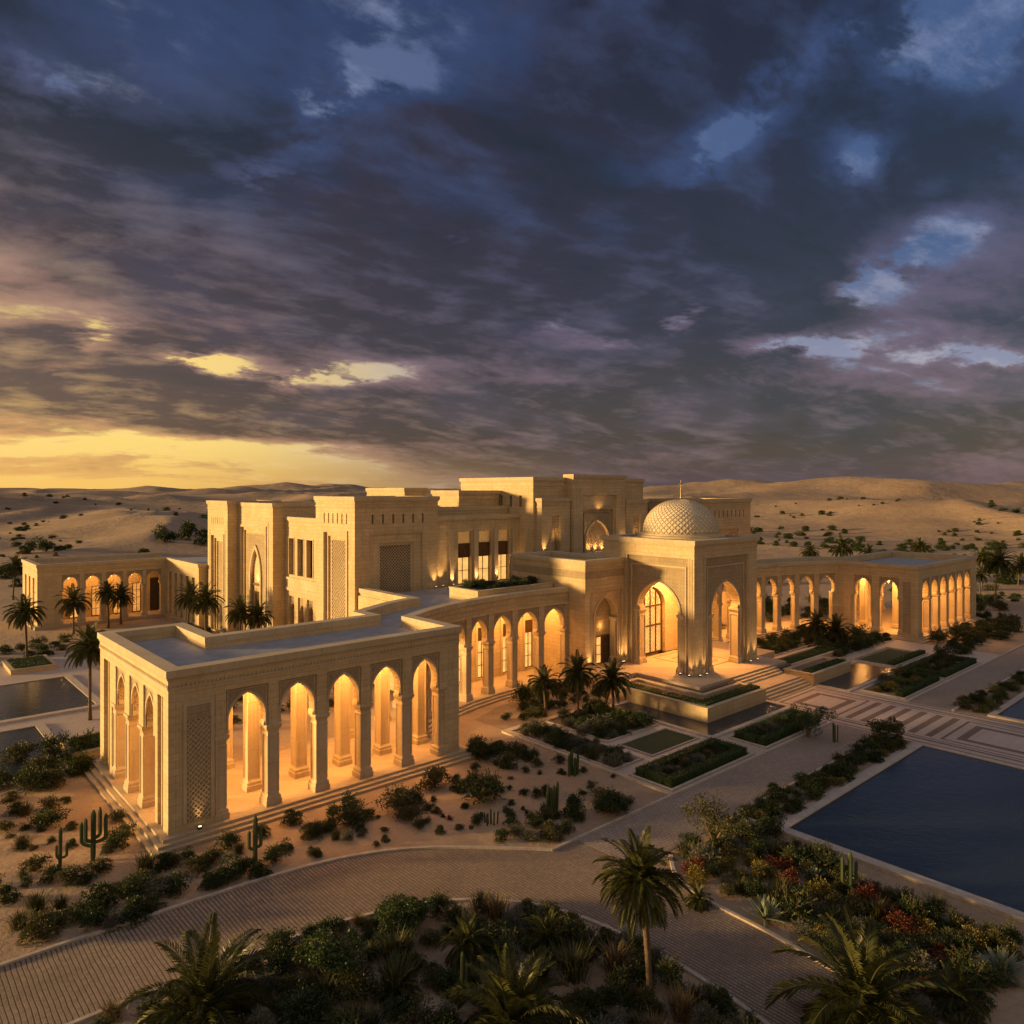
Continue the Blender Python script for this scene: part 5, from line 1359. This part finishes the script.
def hedge_box(mb, x0, x1, y0, y1, z0, z1, rg, dens=150):
    mb.box(x0 + .05, x1 - .05, y0 + .05, y1 - .05, z0, z1 - .06)
    a = [(x1 - x0) * (y1 - y0), (x1 - x0) * (z1 - z0), (y1 - y0) * (z1 - z0)]
    def top(r): 
        x, y = r.uniform(x0, x1), r.uniform(y0, y1); return Vector((x, y, z1 - .05 + .06 * noise.noise(Vector((x * 1.5, y * 1.5, 0))))), Vector((0, 0, 1))
    blades(mb, rg, int(a[0] * dens), top)
    for s, y in ((-1, y0), (1, y1)): blades(mb, rg, int(a[1] * dens * .8), lambda r: (Vector((r.uniform(x0, x1), y - s * .03, r.uniform(z0, z1))), Vector((0, s, .3))))
    for s, x in ((-1, x0), (1, x1)): blades(mb, rg, int(a[2] * dens * .8), lambda r: (Vector((x - s * .03, r.uniform(y0, y1), r.uniform(z0, z1))), Vector((s, 0, .3))))
def hedge(rects, label, z0=0, h=.6, seed=1, group=None):
    rg = random.Random(seed); T = thing('clipped_hedge', (rects[0][0], rects[0][2], z0), label, 'hedge', group)
    for r in rects:
        mb = MB(); hedge_box(mb, *r, z0, z0 + h, rg); mb.build('hedge_side', 'leaf_hedge', T)
def hedge_ring(u0, u1, v0, v1, w, label, seed, h=.6, sides='fblr'):
    R_ = []
    if 'f' in sides: R_.append((u0, u1, v0, v0 + w))
    if 'b' in sides: R_.append((u0, u1, v1 - w, v1))
    if 'l' in sides: R_.append((u0, u0 + w, v0 + w, v1 - w))
    if 'r' in sides: R_.append((u1 - w, u1, v0 + w, v1 - w))
    hedge(R_, label, 0, h, seed)
bed(40.6, 50.9, 29.45, 33.2, 0, {}, '', 1, 1, 0); hedge_ring(40.95, 50.5, 29.8, 32.9, .75, 'dark clipped box hedge ringing the bed nearest the sand', 41)
scatter(rect(42.0, 49.5, 30.8, 32.1), 16, {'silver': 3, 'dark': 3, 'grass': 1}, 'inside the nearest hedged bed', .8, 1.3, 42, .5)
bed(52.7, 64.3 - 1.6, 29.45, 32.9, 0, {}, '', 1, 1, 0); hedge_ring(53.0, 62.4, 29.8, 32.5, .75, 'green clipped hedge round the bed below the stairs planter', 43)
scatter(rect(54.1, 61.3, 30.8, 31.9), 16, {'silver': 2, 'dark': 3, 'yellow': 1, 'green': 2}, 'inside the hedged bed beside the plaza', .9, 1.7, 44, .45)
bed(75.0, 85.4, 27.6, 31.9, 0, {}, '', 1, 1, 0); hedge_ring(75.3, 85.1, 27.9, 31.6, .75, 'clipped hedge round the first bed right of the plaza', 45, sides='fr')
scatter(rect(75.6, 84, 28.9, 31.5), 18, {'yellow': 2, 'dark': 4, 'green': 3, 'silver': 1}, 'in the first bed right of the plaza', 1.0, 1.8, 46, .5)
bed(86.2, 97.2, 27.6, 32.4, 0, {}, '', 1, 1, 0); hedge_ring(86.5, 96.9, 27.9, 32.1, .75, 'clipped hedge round the farther bed right of the plaza', 47)
scatter(rect(87.6, 95.8, 29.2, 31), 9, {'dark': 4, 'green': 3, 'olive': 1}, 'in the farther hedged bed', 1.0, 1.7, 48, .5)
bed(87.8, 98, 33.4, 38.4, 0, {}, '', 1, 1, 0); sheet('lawn', rect(88.4, 97.4, 34.0, 37.8), .030, 'lawn_green', 'stuff')
hedge([(88.1, 97.7, 33.6, 34.3)], 'low hedge along the lawn before the right wing', 0, .5, 49)
bed(87.5, 103.5, 39.4, 44.5, 34, {'dark': 6, 'green': 3, 'olive': 2}, 'below the right wing arcade', 1.3, 2.3, 50)
bed(80, 98, 45.2, 50.2, 34, {'dark': 6, 'green': 3, 'olive': 1}, 'against the curved right wing', 1.2, 2.0, 51)
hedge([(54.95, 64.0, 36.4, 37.5), (54.95, 56.0, 37.5, 46.2)], 'leafy hedge filling the long raised planter by the stairs', 1.12, .42, 52)
hedge([(73.6, 81.7, 36.2, 37.2)], 'leafy hedge in the raised planter right of the stairs', .98, .4, 53)
hedge([(77.2, 89.6, 40.8, 42.2)], 'low hedge in the planter behind the right basin', .45, .4, 54)
scatter(rect(46.5, 55.2, 56.7, 60), 20, {'dark': 5, 'green': 2}, 'on the roof terrace', 1.0, 1.6, 55, .5, z=9.9)
# plants round the right pavilion and beyond
scatter([(100, 30), (126, 30), (134, 35), (131, 44), (129.8, 36), (104.2, 35.4)], 46, {'dark': 5, 'olive': 3, 'green': 3}, 'before the far right pavilion', 1.1, 2.5, 61, .62)
scatter([(132, 36), (165, 38), (178, 62), (160, 66), (134, 52)], 44, {'dark': 6, 'olive': 2, 'green': 3}, 'right of the far pavilion', 1.5, 3.2, 62, .62)
scatter([(84, 58), (100, 57), (112, 52), (124, 52), (126, 62), (110, 70), (100, 76), (88, 66)], 46, {'dark': 6, 'green': 3, 'olive': 1}, 'in the garden behind the right wing', 1.8, 3.4, 66, .6)
# left garden between pools and far arcade
scatter([(2, 106), (20, 113), (36, 108), (36, 92), (22, 96), (19, 104)], 48, {'dark': 5, 'olive': 3, 'green': 3}, 'before the far left arcade', 1.3, 2.8, 63, .6)
scatter([(21.5, 62), (36.5, 62), (38, 90), (24, 94), (21.5, 80)], 40, {'dark': 5, 'olive': 2, 'green': 3}, 'in the court behind the pavilion', 1.3, 2.4, 64, .6)
scatter([(-8, 66), (12.5, 46), (12.5, 61), (2.5, 61), (-4, 78)], 22, {'dark': 5, 'olive': 3, 'green': 3}, 'between near pool and pavilion', 1.0, 2.2, 65, .65)
# small planters by the left pools
for (a, b_, c, d, lab) in ((12.9, 17.2, 95.6, 102.0, 'small stone planter with a palm by the left pool'), (12.2, 15.6, 62.2, 66.5, 'small stone planter beside the near left pool')):
    planter(lab, [rect(a, b_, c, d)], .45); hedge([(a + .4, b_ - .4, c + .4, d - .4)], 'low hedge filling the ' + lab[:19] + lab[19:], .35, .3, int(a * 10))

# ---- palms
def palm_meshes(seed, nf=46, L=2.9, droop=1.0, lean=.0, H=6.0, tr=.20):
    rg = random.Random(seed); tk = MB(); n = 15; pts = []; rad = []
    for i in range(n * 2 + 1):
        t = i / (n * 2); pts.append((lean * t * t, lean * .4 * t, H * t)); rad.append(tr * (1.45 - .5 * min(t * 5, 1) + .22 * (t > .88)) * (1 + .07 * (i % 2)))
    tk.tube(pts, rad, 10)
    top = Vector((lean, lean * .4, H))
    # cut leaf bases under the crown
    for k in range(26):
        a = k * 2.4; z = H - .1 - .025 * k; d = Vector((math.cos(a), math.sin(a), .9)).normalized(); c = Vector((top.x, top.y, z)) + Vector((math.cos(a), math.sin(a), 0)) * tr * .9
        tk.tube([tuple(c), tuple(c + d * .22)], [.06, .03], 4)
    fronds = MB(); st = MB()
    for k in range(nf):
        a = k * 2.39996 + rg.uniform(-.2, .2); t = k / nf; e0 = 1.42 - 1.85 * t + rg.uniform(-.12, .12)
        ln = L * rg.uniform(.85, 1.08) * (1 - .12 * abs(t - .5)); seg = 12
        p = top.copy(); d = Vector((math.cos(a) * math.cos(e0), math.sin(a) * math.cos(e0), math.sin(e0)))
        sag = (.058 + .040 * math.cos(e0)) * droop; P = [p.copy()]; Ds = [d.copy()]
        for i in range(seg):
            d = (d + Vector((0, 0, -sag * (1 + i * .10)))).normalized(); p = p + d * (ln / seg); P.append(p.copy()); Ds.append(d.copy())
        st.tube([tuple(q) for q in P], [.028 * (1 - i / (seg + 2)) + .004 for i in range(seg + 1)], 4, False)
        tw = rg.uniform(-.5, .5)
        for i in range(46):
            u = .10 + .90 * i / 46; j = min(int(u * seg), seg - 1); q = P[j].lerp(P[j + 1], u * seg - j); dd = Ds[j]
            side = dd.cross(Vector((0, 0, 1)))
            if side.length < .05: side = Vector((-math.sin(a), math.cos(a), 0))
            side.normalize(); up = side.cross(dd).normalized()
            ll = ln * .20 * (math.sin(math.pi * min(u * .86 + .12, 1)) ** .6) * rg.uniform(.85, 1.1) + .05
            for s in (-1, 1):
                ld = (dd * (.75 + .5 * u) + side * s * (1.0 - .3 * u) + up * rg.uniform(.12, .42) + Vector((0, 0, -.12))).normalized()
                tip = q + ld * ll + Vector((0, 0, -.20 * ll)); mid = q + ld * ll * .5
                w = dd * .022 + up * .006
                nn = len(fronds.v); fronds.v += [tuple(q - w * .6), tuple(q + w * .6), tuple(mid + w * 1.5), tuple(tip), tuple(mid - w * 1.5)]
                fronds.f.append((nn, nn + 1, nn + 2, nn + 3, nn + 4))
    return raw(tk, 'trunk', 'trunk', True), raw(fronds, 'fronds', 'palm_frond'), raw(st, 'leaf_stalks', 'leaf_olive')
PM = {}
def palm(x, y, H, L, label, seed, name='date_palm', z=0.0, big=False, group='date palms in the gardens', nf=46, droop=1.0, rot=None):
    key = (seed, round(H / L, 1), nf, droop)
    if key not in PM: PM[key] = palm_meshes(seed, nf, 2.9, droop, .25 * (seed % 3), H / L * 2.9, .17 * 2.0 / L * 1.1 if not big else .17)
    T = bpy.data.objects.new(name, None); COL.objects.link(T); T.empty_display_size = .3
    tag(T, label, 'palm', group)
    t, f, s = PM[key]
    for me, nm in ((t, 'trunk'), (f, 'fronds'), (s, 'leaf_stalks')):
        o = bpy.data.objects.new(nm, me); COL.objects.link(o); o.parent = T
    T.location = (x, y, z - .03); T.scale = (L / 2.9,) * 3; T.rotation_euler = (0, 0, rot if rot is not None else (seed * 1.7 + x) % 6.28)
    return T
def palm_at(pxb, pyb, pytop, spread, label, seed, **k):
    "base pixel, crown centre pixel row, crown width in pixels"
    x, y = G(pxb, pyb); D = px_of(x, y)[1]
    return palm(x, y, (pyb - pytop) * D / FOC, spread * D / FOC * .5 * 1.06, label, seed, **k)
for a in ((650, 1002, 882, 102, 'tall date palm standing alone beside the brick drive in the foreground', 2), (90, 720, 648, 52, 'date palm close to the left side of the near pavilion', 3),
          (26.7, 662, 612, 42, 'date palm growing from the small planter by the left pool', 4), (13, 600, 567, 26, 'small distant date palm at the left edge beyond the arcade', 5),
          (73.6, 634, 602, 36, 'leftmost date palm before the far left arcade', 3), (108.6, 628, 593, 28, 'date palm before the far left arcade, left one of the crossing pair', 4), (121, 624, 597, 30, 'date palm before the far left arcade, right one of the crossing pair', 5),
          (187, 640, 597, 36, 'date palm beside the leftmost tower, taller of two', 2), (205.6, 648, 601, 40, 'date palm at the foot of the leftmost tower', 3), (240, 655, 613, 36, 'date palm before the arched tower door', 4), (261, 655, 617, 34, 'date palm just right of the arched tower door', 5),
          (545.6, 716, 683, 40, 'shortest and leftmost of three date palms in the middle garden', 4), (578, 718, 673, 44, 'middle one of three date palms in the middle garden', 3), (613, 712, 679, 46, 'rightmost of three date palms beside the long planter', 5),
          (815, 646, 625, 34, 'left date palm of the pair below the right wing', 4), (836, 646, 630, 34, 'right date palm of the pair below the right wing', 3),
          (995, 607, 562, 36, 'tall date palm right of the far right pavilion', 2), (1018, 588, 566, 28, 'date palm cut by the right edge beyond the pavilion', 5), (982, 590, 558, 24, 'date palm just behind the far right pavilion', 3),
          (809, 582, 552, 22, 'leftmost date palm showing above the right wing roof', 4), (842, 582, 548, 28, 'date palm showing above the middle of the right wing roof', 3), (921.7, 575, 547, 22, 'date palm showing above the far right pavilion roof', 5), (868, 580, 552, 20, 'small date palm above the roof beside the taller palm', 4), (980, 600, 575, 20, 'low date palm right of the pavilion corner', 4)):
    palm_at(*a, big=a[5] == 2 and a[0] == 650, nf=62 if a[0] == 650 else 46)
for (px, py, H, L, lab, sd_) in ((205, 1035, .9, 3.3, 'stemless palm with arching fronds at the lower left', 12), (520, 1045, .8, 3.1, 'stemless palm with arching fronds at the bottom middle', 13), (885, 1040, 1.0, 3.7, 'large spreading palm at the lower right corner bed', 14),
                                 (467, 965, .9, 1.45, 'small bright cycad in the middle of the front bed', 15), (545, 950, .45, 1.4, 'dark low palm in the front bed, right of the cycad', 16), (700, 905, .3, .9, 'little cycad at the right kerb of the drive', 17), (395, 1000, .3, 1.2, 'low cycad in shade left of the tall thin cactus', 18), (960, 1010, .4, 1.5, 'feathery low palm right of the large spreading palm', 19), (584, 955, .3, 1.0, 'tiny palm by the kerb of the front bed', 12)):
    x, y = G(px, py); palm(x, y, H, L, lab, sd_, 'dwarf_palm', big=True, group='low palms in the foreground beds', nf=42, droop=1.15)

# ---- cacti
def rib_col(mb, pts, r, n=12):
    k = len(mb.v); pts = [Vector(p) for p in pts]; m = n * 2; rows = []
    for i, p in enumerate(pts):
        t = (pts[min(i + 1, len(pts) - 1)] - pts[max(i - 1, 0)]).normalized(); a = t.orthogonal().normalized() if i == 0 else (a - t * a.dot(t)).normalized(); b_ = t.cross(a)
        q = i / (len(pts) - 1); rr = r * (1 if q < .86 else math.sqrt(max(1 - ((q - .86) / .145) ** 2, .01))) * (.82 + .18 * min(q * 6, 1))
        for j in range(m):
            w = 2 * math.pi * j / m; f = rr * (1 if j % 2 else .80); mb.v.append(tuple(p + a * f * math.cos(w) + b_ * f * math.sin(w)))
    for i in range(len(pts) - 1):
        for j in range(m): mb.f.append((k + i * m + j, k + i * m + (j + 1) % m, k + (i + 1) * m + (j + 1) % m, k + (i + 1) * m + j))
    mb.f.append(tuple(k + (len(pts) - 1) * m + j for j in range(m)))
def lin(a, b_, n): return [tuple(Vector(a).lerp(Vector(b_), i / n)) for i in range(n + 1)]
def saguaro(px, py, H, r, arms, label):
    x, y = G(px, py); T = thing('saguaro_cactus', (x, y, 0), label, 'cactus')
    mb = MB(); rib_col(mb, lin((x, y, -.05), (x + .03, y, H), 16), r); mb.build('stem', 'cactus_green', T)
    for (ang, z0, out, z1) in arms:
        c, s = math.cos(ang), math.sin(ang); pts = []
        for i in range(7):
            t = i / 6 * math.pi / 2; pts.append((x + c * out * math.sin(t), y + s * out * math.sin(t), z0 + out * .5 * (1 - math.cos(t))))
        zt = pts[-1][2]; pts += [(x + c * out, y + s * out, zt + (z1 - zt) * (i + 1) / 9) for i in range(9)]
        mb = MB(); rib_col(mb, pts, r * .74, 9); mb.build('arm', 'cactus_green', T)
ra = math.atan2(-CA, SA)
saguaro(93, 861, 2.75, .13, [(ra + .3, 1.0, .62, 2.5), (ra + math.pi, .8, .62, 2.1), (ra + .9, 1.2, .36, 2.8), (ra + 3.8, 1.1, .34, 2.4)], 'branching saguaro on the sand left of the pavilion steps')
saguaro(60, 867, 2.1, .09, [(ra, .5, .36, 1.3), (ra + 2.6, .4, .34, 1.1)], 'smaller saguaro cactus beside the branching one at the left')
saguaro(255, 868, 2.8, .12, [(ra + .2, 1.1, .30, 2.2), (ra + 3.3, 1.0, .30, 2.0), (ra + 1.7, 1.2, .26, 2.3)], 'saguaro standing in bushes before the pierced corner panel')
saguaro(850, 900, 2.35, .11, [(ra + .1, .9, .32, 1.9), (ra + 3.1, .8, .36, 2.1)], 'saguaro with upright arms beside the large pool')
saguaro(462, 1000, 1.9, .085, [(ra, .1, .17, 1.6)], 'thin twin-stemmed cactus in the middle of the front bed')
for (px, py, n, H, sp, lab) in ((491, 824, 7, .9, .45, 'cluster of pale upright cactus columns on the sand'), (551, 812, 6, 1.9, .4, 'tall slim cactus cluster behind the drive kerb'), (572, 775, 6, 1.9, .42, 'thick rounded cactus clump by the garden kerb'), (507, 765, 5, 1.1, .35, 'small cactus clump among bushes near the steps'), (835, 742, 5, 1.6, .3, 'upright cactus cluster in the hedged bed beside the plaza'), (728, 590, 4, 2.0, .4, 'upright cactus cluster behind the wing planter')):
    x, y = G(px, py); T = thing('columnar_cactus', (x, y, 0), lab, 'cactus'); rg = random.Random(px)
    for i in range(n):
        a = i * 2.4; q = sp * (i / n) ** .5; h = H * rg.uniform(.6, 1); mb = MB(); bx, by = x + q * math.cos(a), y + q * math.sin(a)
        rib_col(mb, lin((bx, by, -.05), (bx + .15 * q * math.cos(a), by + .15 * q * math.sin(a), h), 12), .05 if H < 1.7 else .10, 8); mb.build('stem', 'cactus_green', T)

# ---- broadleaf trees
def tree_mesh(seed, H, Rr, leafn=70, clumps=34, lsize=.16):
    rg = random.Random(seed); tk = MB(); fo = MB()
    tops = []
    for k in range(5):
        a = k * 1.3 + rg.random(); d = Vector((math.cos(a) * Rr * .55, math.sin(a) * Rr * .55, H * rg.uniform(.55, .8)))
        mid = Vector((d.x * .25, d.y * .25, H * .3)); tk.tube([(0, 0, 0), tuple(mid), tuple(d)], [H * .035, H * .022, H * .008], 7); tops.append(d)
        for j in range(3):
            e = d + rnd_dir(rg) * Rr * .4; tk.tube([tuple(mid.lerp(d, .6)), tuple(e)], [H * .01, H * .004], 4)
    for k in range(clumps):
        c = rg.choice(tops) + Vector((rg.gauss(0, Rr * .30), rg.gauss(0, Rr * .30), rg.gauss(0, H * .12))); cr = Rr * rg.uniform(.16, .30)
        for i in range(leafn):
            d = rnd_dir(rg); q = c + d * cr * rg.random() ** .35; leaf(fo, q, (d + rnd_dir(rg) * .8).normalized(), rnd_dir(rg), lsize * rg.uniform(.7, 1.2), lsize * .3)
    return raw(tk, 'trunk', 'branch'), raw(fo, 'crown', 'leaf_olive'), 
TM = {}
def tree(x, y, H, Rr, mat, label, seed, z=0, group=None, ls=.16):
    k = (seed, mat)
    if k not in TM:
        t, f = tree_mesh(seed, 1.0, .55, 90, 34, ls / H * .75); f.materials.clear(); f.materials.append(MATS[mat]); TM[k] = (t, f)
    T = bpy.data.objects.new('garden_tree', None); COL.objects.link(T); tag(T, label, 'tree', group); T.location = (x, y, z - .05)
    for me, nm in zip(TM[k], ('trunk', 'crown')):
        o = bpy.data.objects.new(nm, me); COL.objects.link(o); o.parent = T
    T.scale = (Rr / .55, Rr / .55, H); T.rotation_euler = (0, 0, seed + x)
def bigbush(x, y, h, r, mat, label, seed, z=0, group=None, ls=0):
    f, s = meshes('round', 'leaf_dark', seed % 5); T = bpy.data.objects.new('distant_tree', None); COL.objects.link(T); tag(T, label, 'tree', group)
    for me, nm in ((f, 'crown'), (s, 'trunk')):
        o = bpy.data.objects.new(nm, me); COL.objects.link(o); o.parent = T
    T.location = (x, y, z - .3); T.scale = (r * 1.25, r * 1.25, h * 1.35); T.rotation_euler = (0, 0, seed + x)
for (px, py, h, r, mat, lab, sd_) in ((715, 852, 2.9, 1.5, 'leaf_olive', 'gnarled olive tree with tufted crown at the path corner', 1), (330, 985, 1.7, 1.3, 'leaf_green', 'broad green tree in the front bed near the drive', 2), (404, 935, 1.5, 1.15, 'leaf_green', 'bushy green tree by the inner kerb of the drive', 3),
                                      (808, 737, 2.4, 1.4, 'leaf_green', 'small bushy tree in the hedged bed beside the plaza', 4), (885, 742, 1.8, 1.3, 'leaf_olive', 'small rounded tree in the first bed right of the plaza', 5), (942, 668, 2.8, 1.2, 'leaf_dark', 'small dark tree near the far pavilion corner', 6)):
    x, y = G(px, py); tree(x, y, h, r, mat, lab, sd_)
for i, (px, py, h, r) in enumerate(((165, 556, 7.5, 6.5), (187, 553, 8.5, 6.0), (206, 556, 6.5, 6), (45, 562, 6, 5), (143, 562, 3, 3.5))):
    x, y = G(px, py); z = terrain(x, y); D = px_of(x, y)[1]
    bigbush(x, y, h, r, 'leaf_dark', '%s dark tree from the left on the flat beyond the far left arcade' % ORD[[3, 1, 2, 0, 4][0] if False else [2, 3, 4, 0, 1][i]], 7 + i % 3, z, 'dark trees beyond the far left arcade', .35)
for i, (px, py, h, r) in enumerate(((792, 578, 4, 4), (884, 583, 4.5, 4.5), (948, 583, 4, 5), (760, 578, 3.5, 4), (900, 578, 3, 4), (1008, 585, 4, 5), (990, 575, 3.5, 5))):
    x, y = G(px, py); bigbush(x, y, h, r, 'leaf_dark', '%s dark tree from the left behind the right wing' % ORD[[1, 2, 4, 0, 3, 6, 5][i]], 7 + i % 3, terrain(x, y), 'dark trees behind the right wing', .35)
# ---- scrub dotted over the dunes
rg = random.Random(77); nd = 0; tries = 0
while nd < 285 and tries < 9000:
    tries += 1; left = rg.random() < .52
    ax = rg.uniform(-10, 215) if left else rg.uniform(745, 1040)
    D = rg.uniform(150, 330) if rg.random() < .75 else rg.uniform(330, 480)
    X = (ax - 512) / FOC * D; x, y = X * SA + D * CA, -X * CA + D * SA
    if noise.noise(Vector((x * .018, y * .018, 5))) < .02: continue
    if x < 55 and 100 < y < 140 and x > 5: continue
    z = terrain(x, y); w = rg.uniform(1.1, 3.4) if rg.random() < .85 else rg.uniform(3.4, 5)
    shrub(x, y, w, 'dark' if rg.random() < .8 else 'olive', 'DUNE', z - .08, False); nd += 1
for i, q in enumerate(PLANTS):
    if q[0] == 'DUNE':
        side = 'left' if q[3] < 500 else 'right'; q[2]['label'] = 'small dark scrub bush dotted on the %s dune slope behind the palace' % side; q[2]['group'] = 'scrub bushes on the %s dunes' % side; q[2].name = 'scrub_bush'
PLANTS[:] = [q for q in PLANTS if q[0] != 'DUNE']
finish_labels()
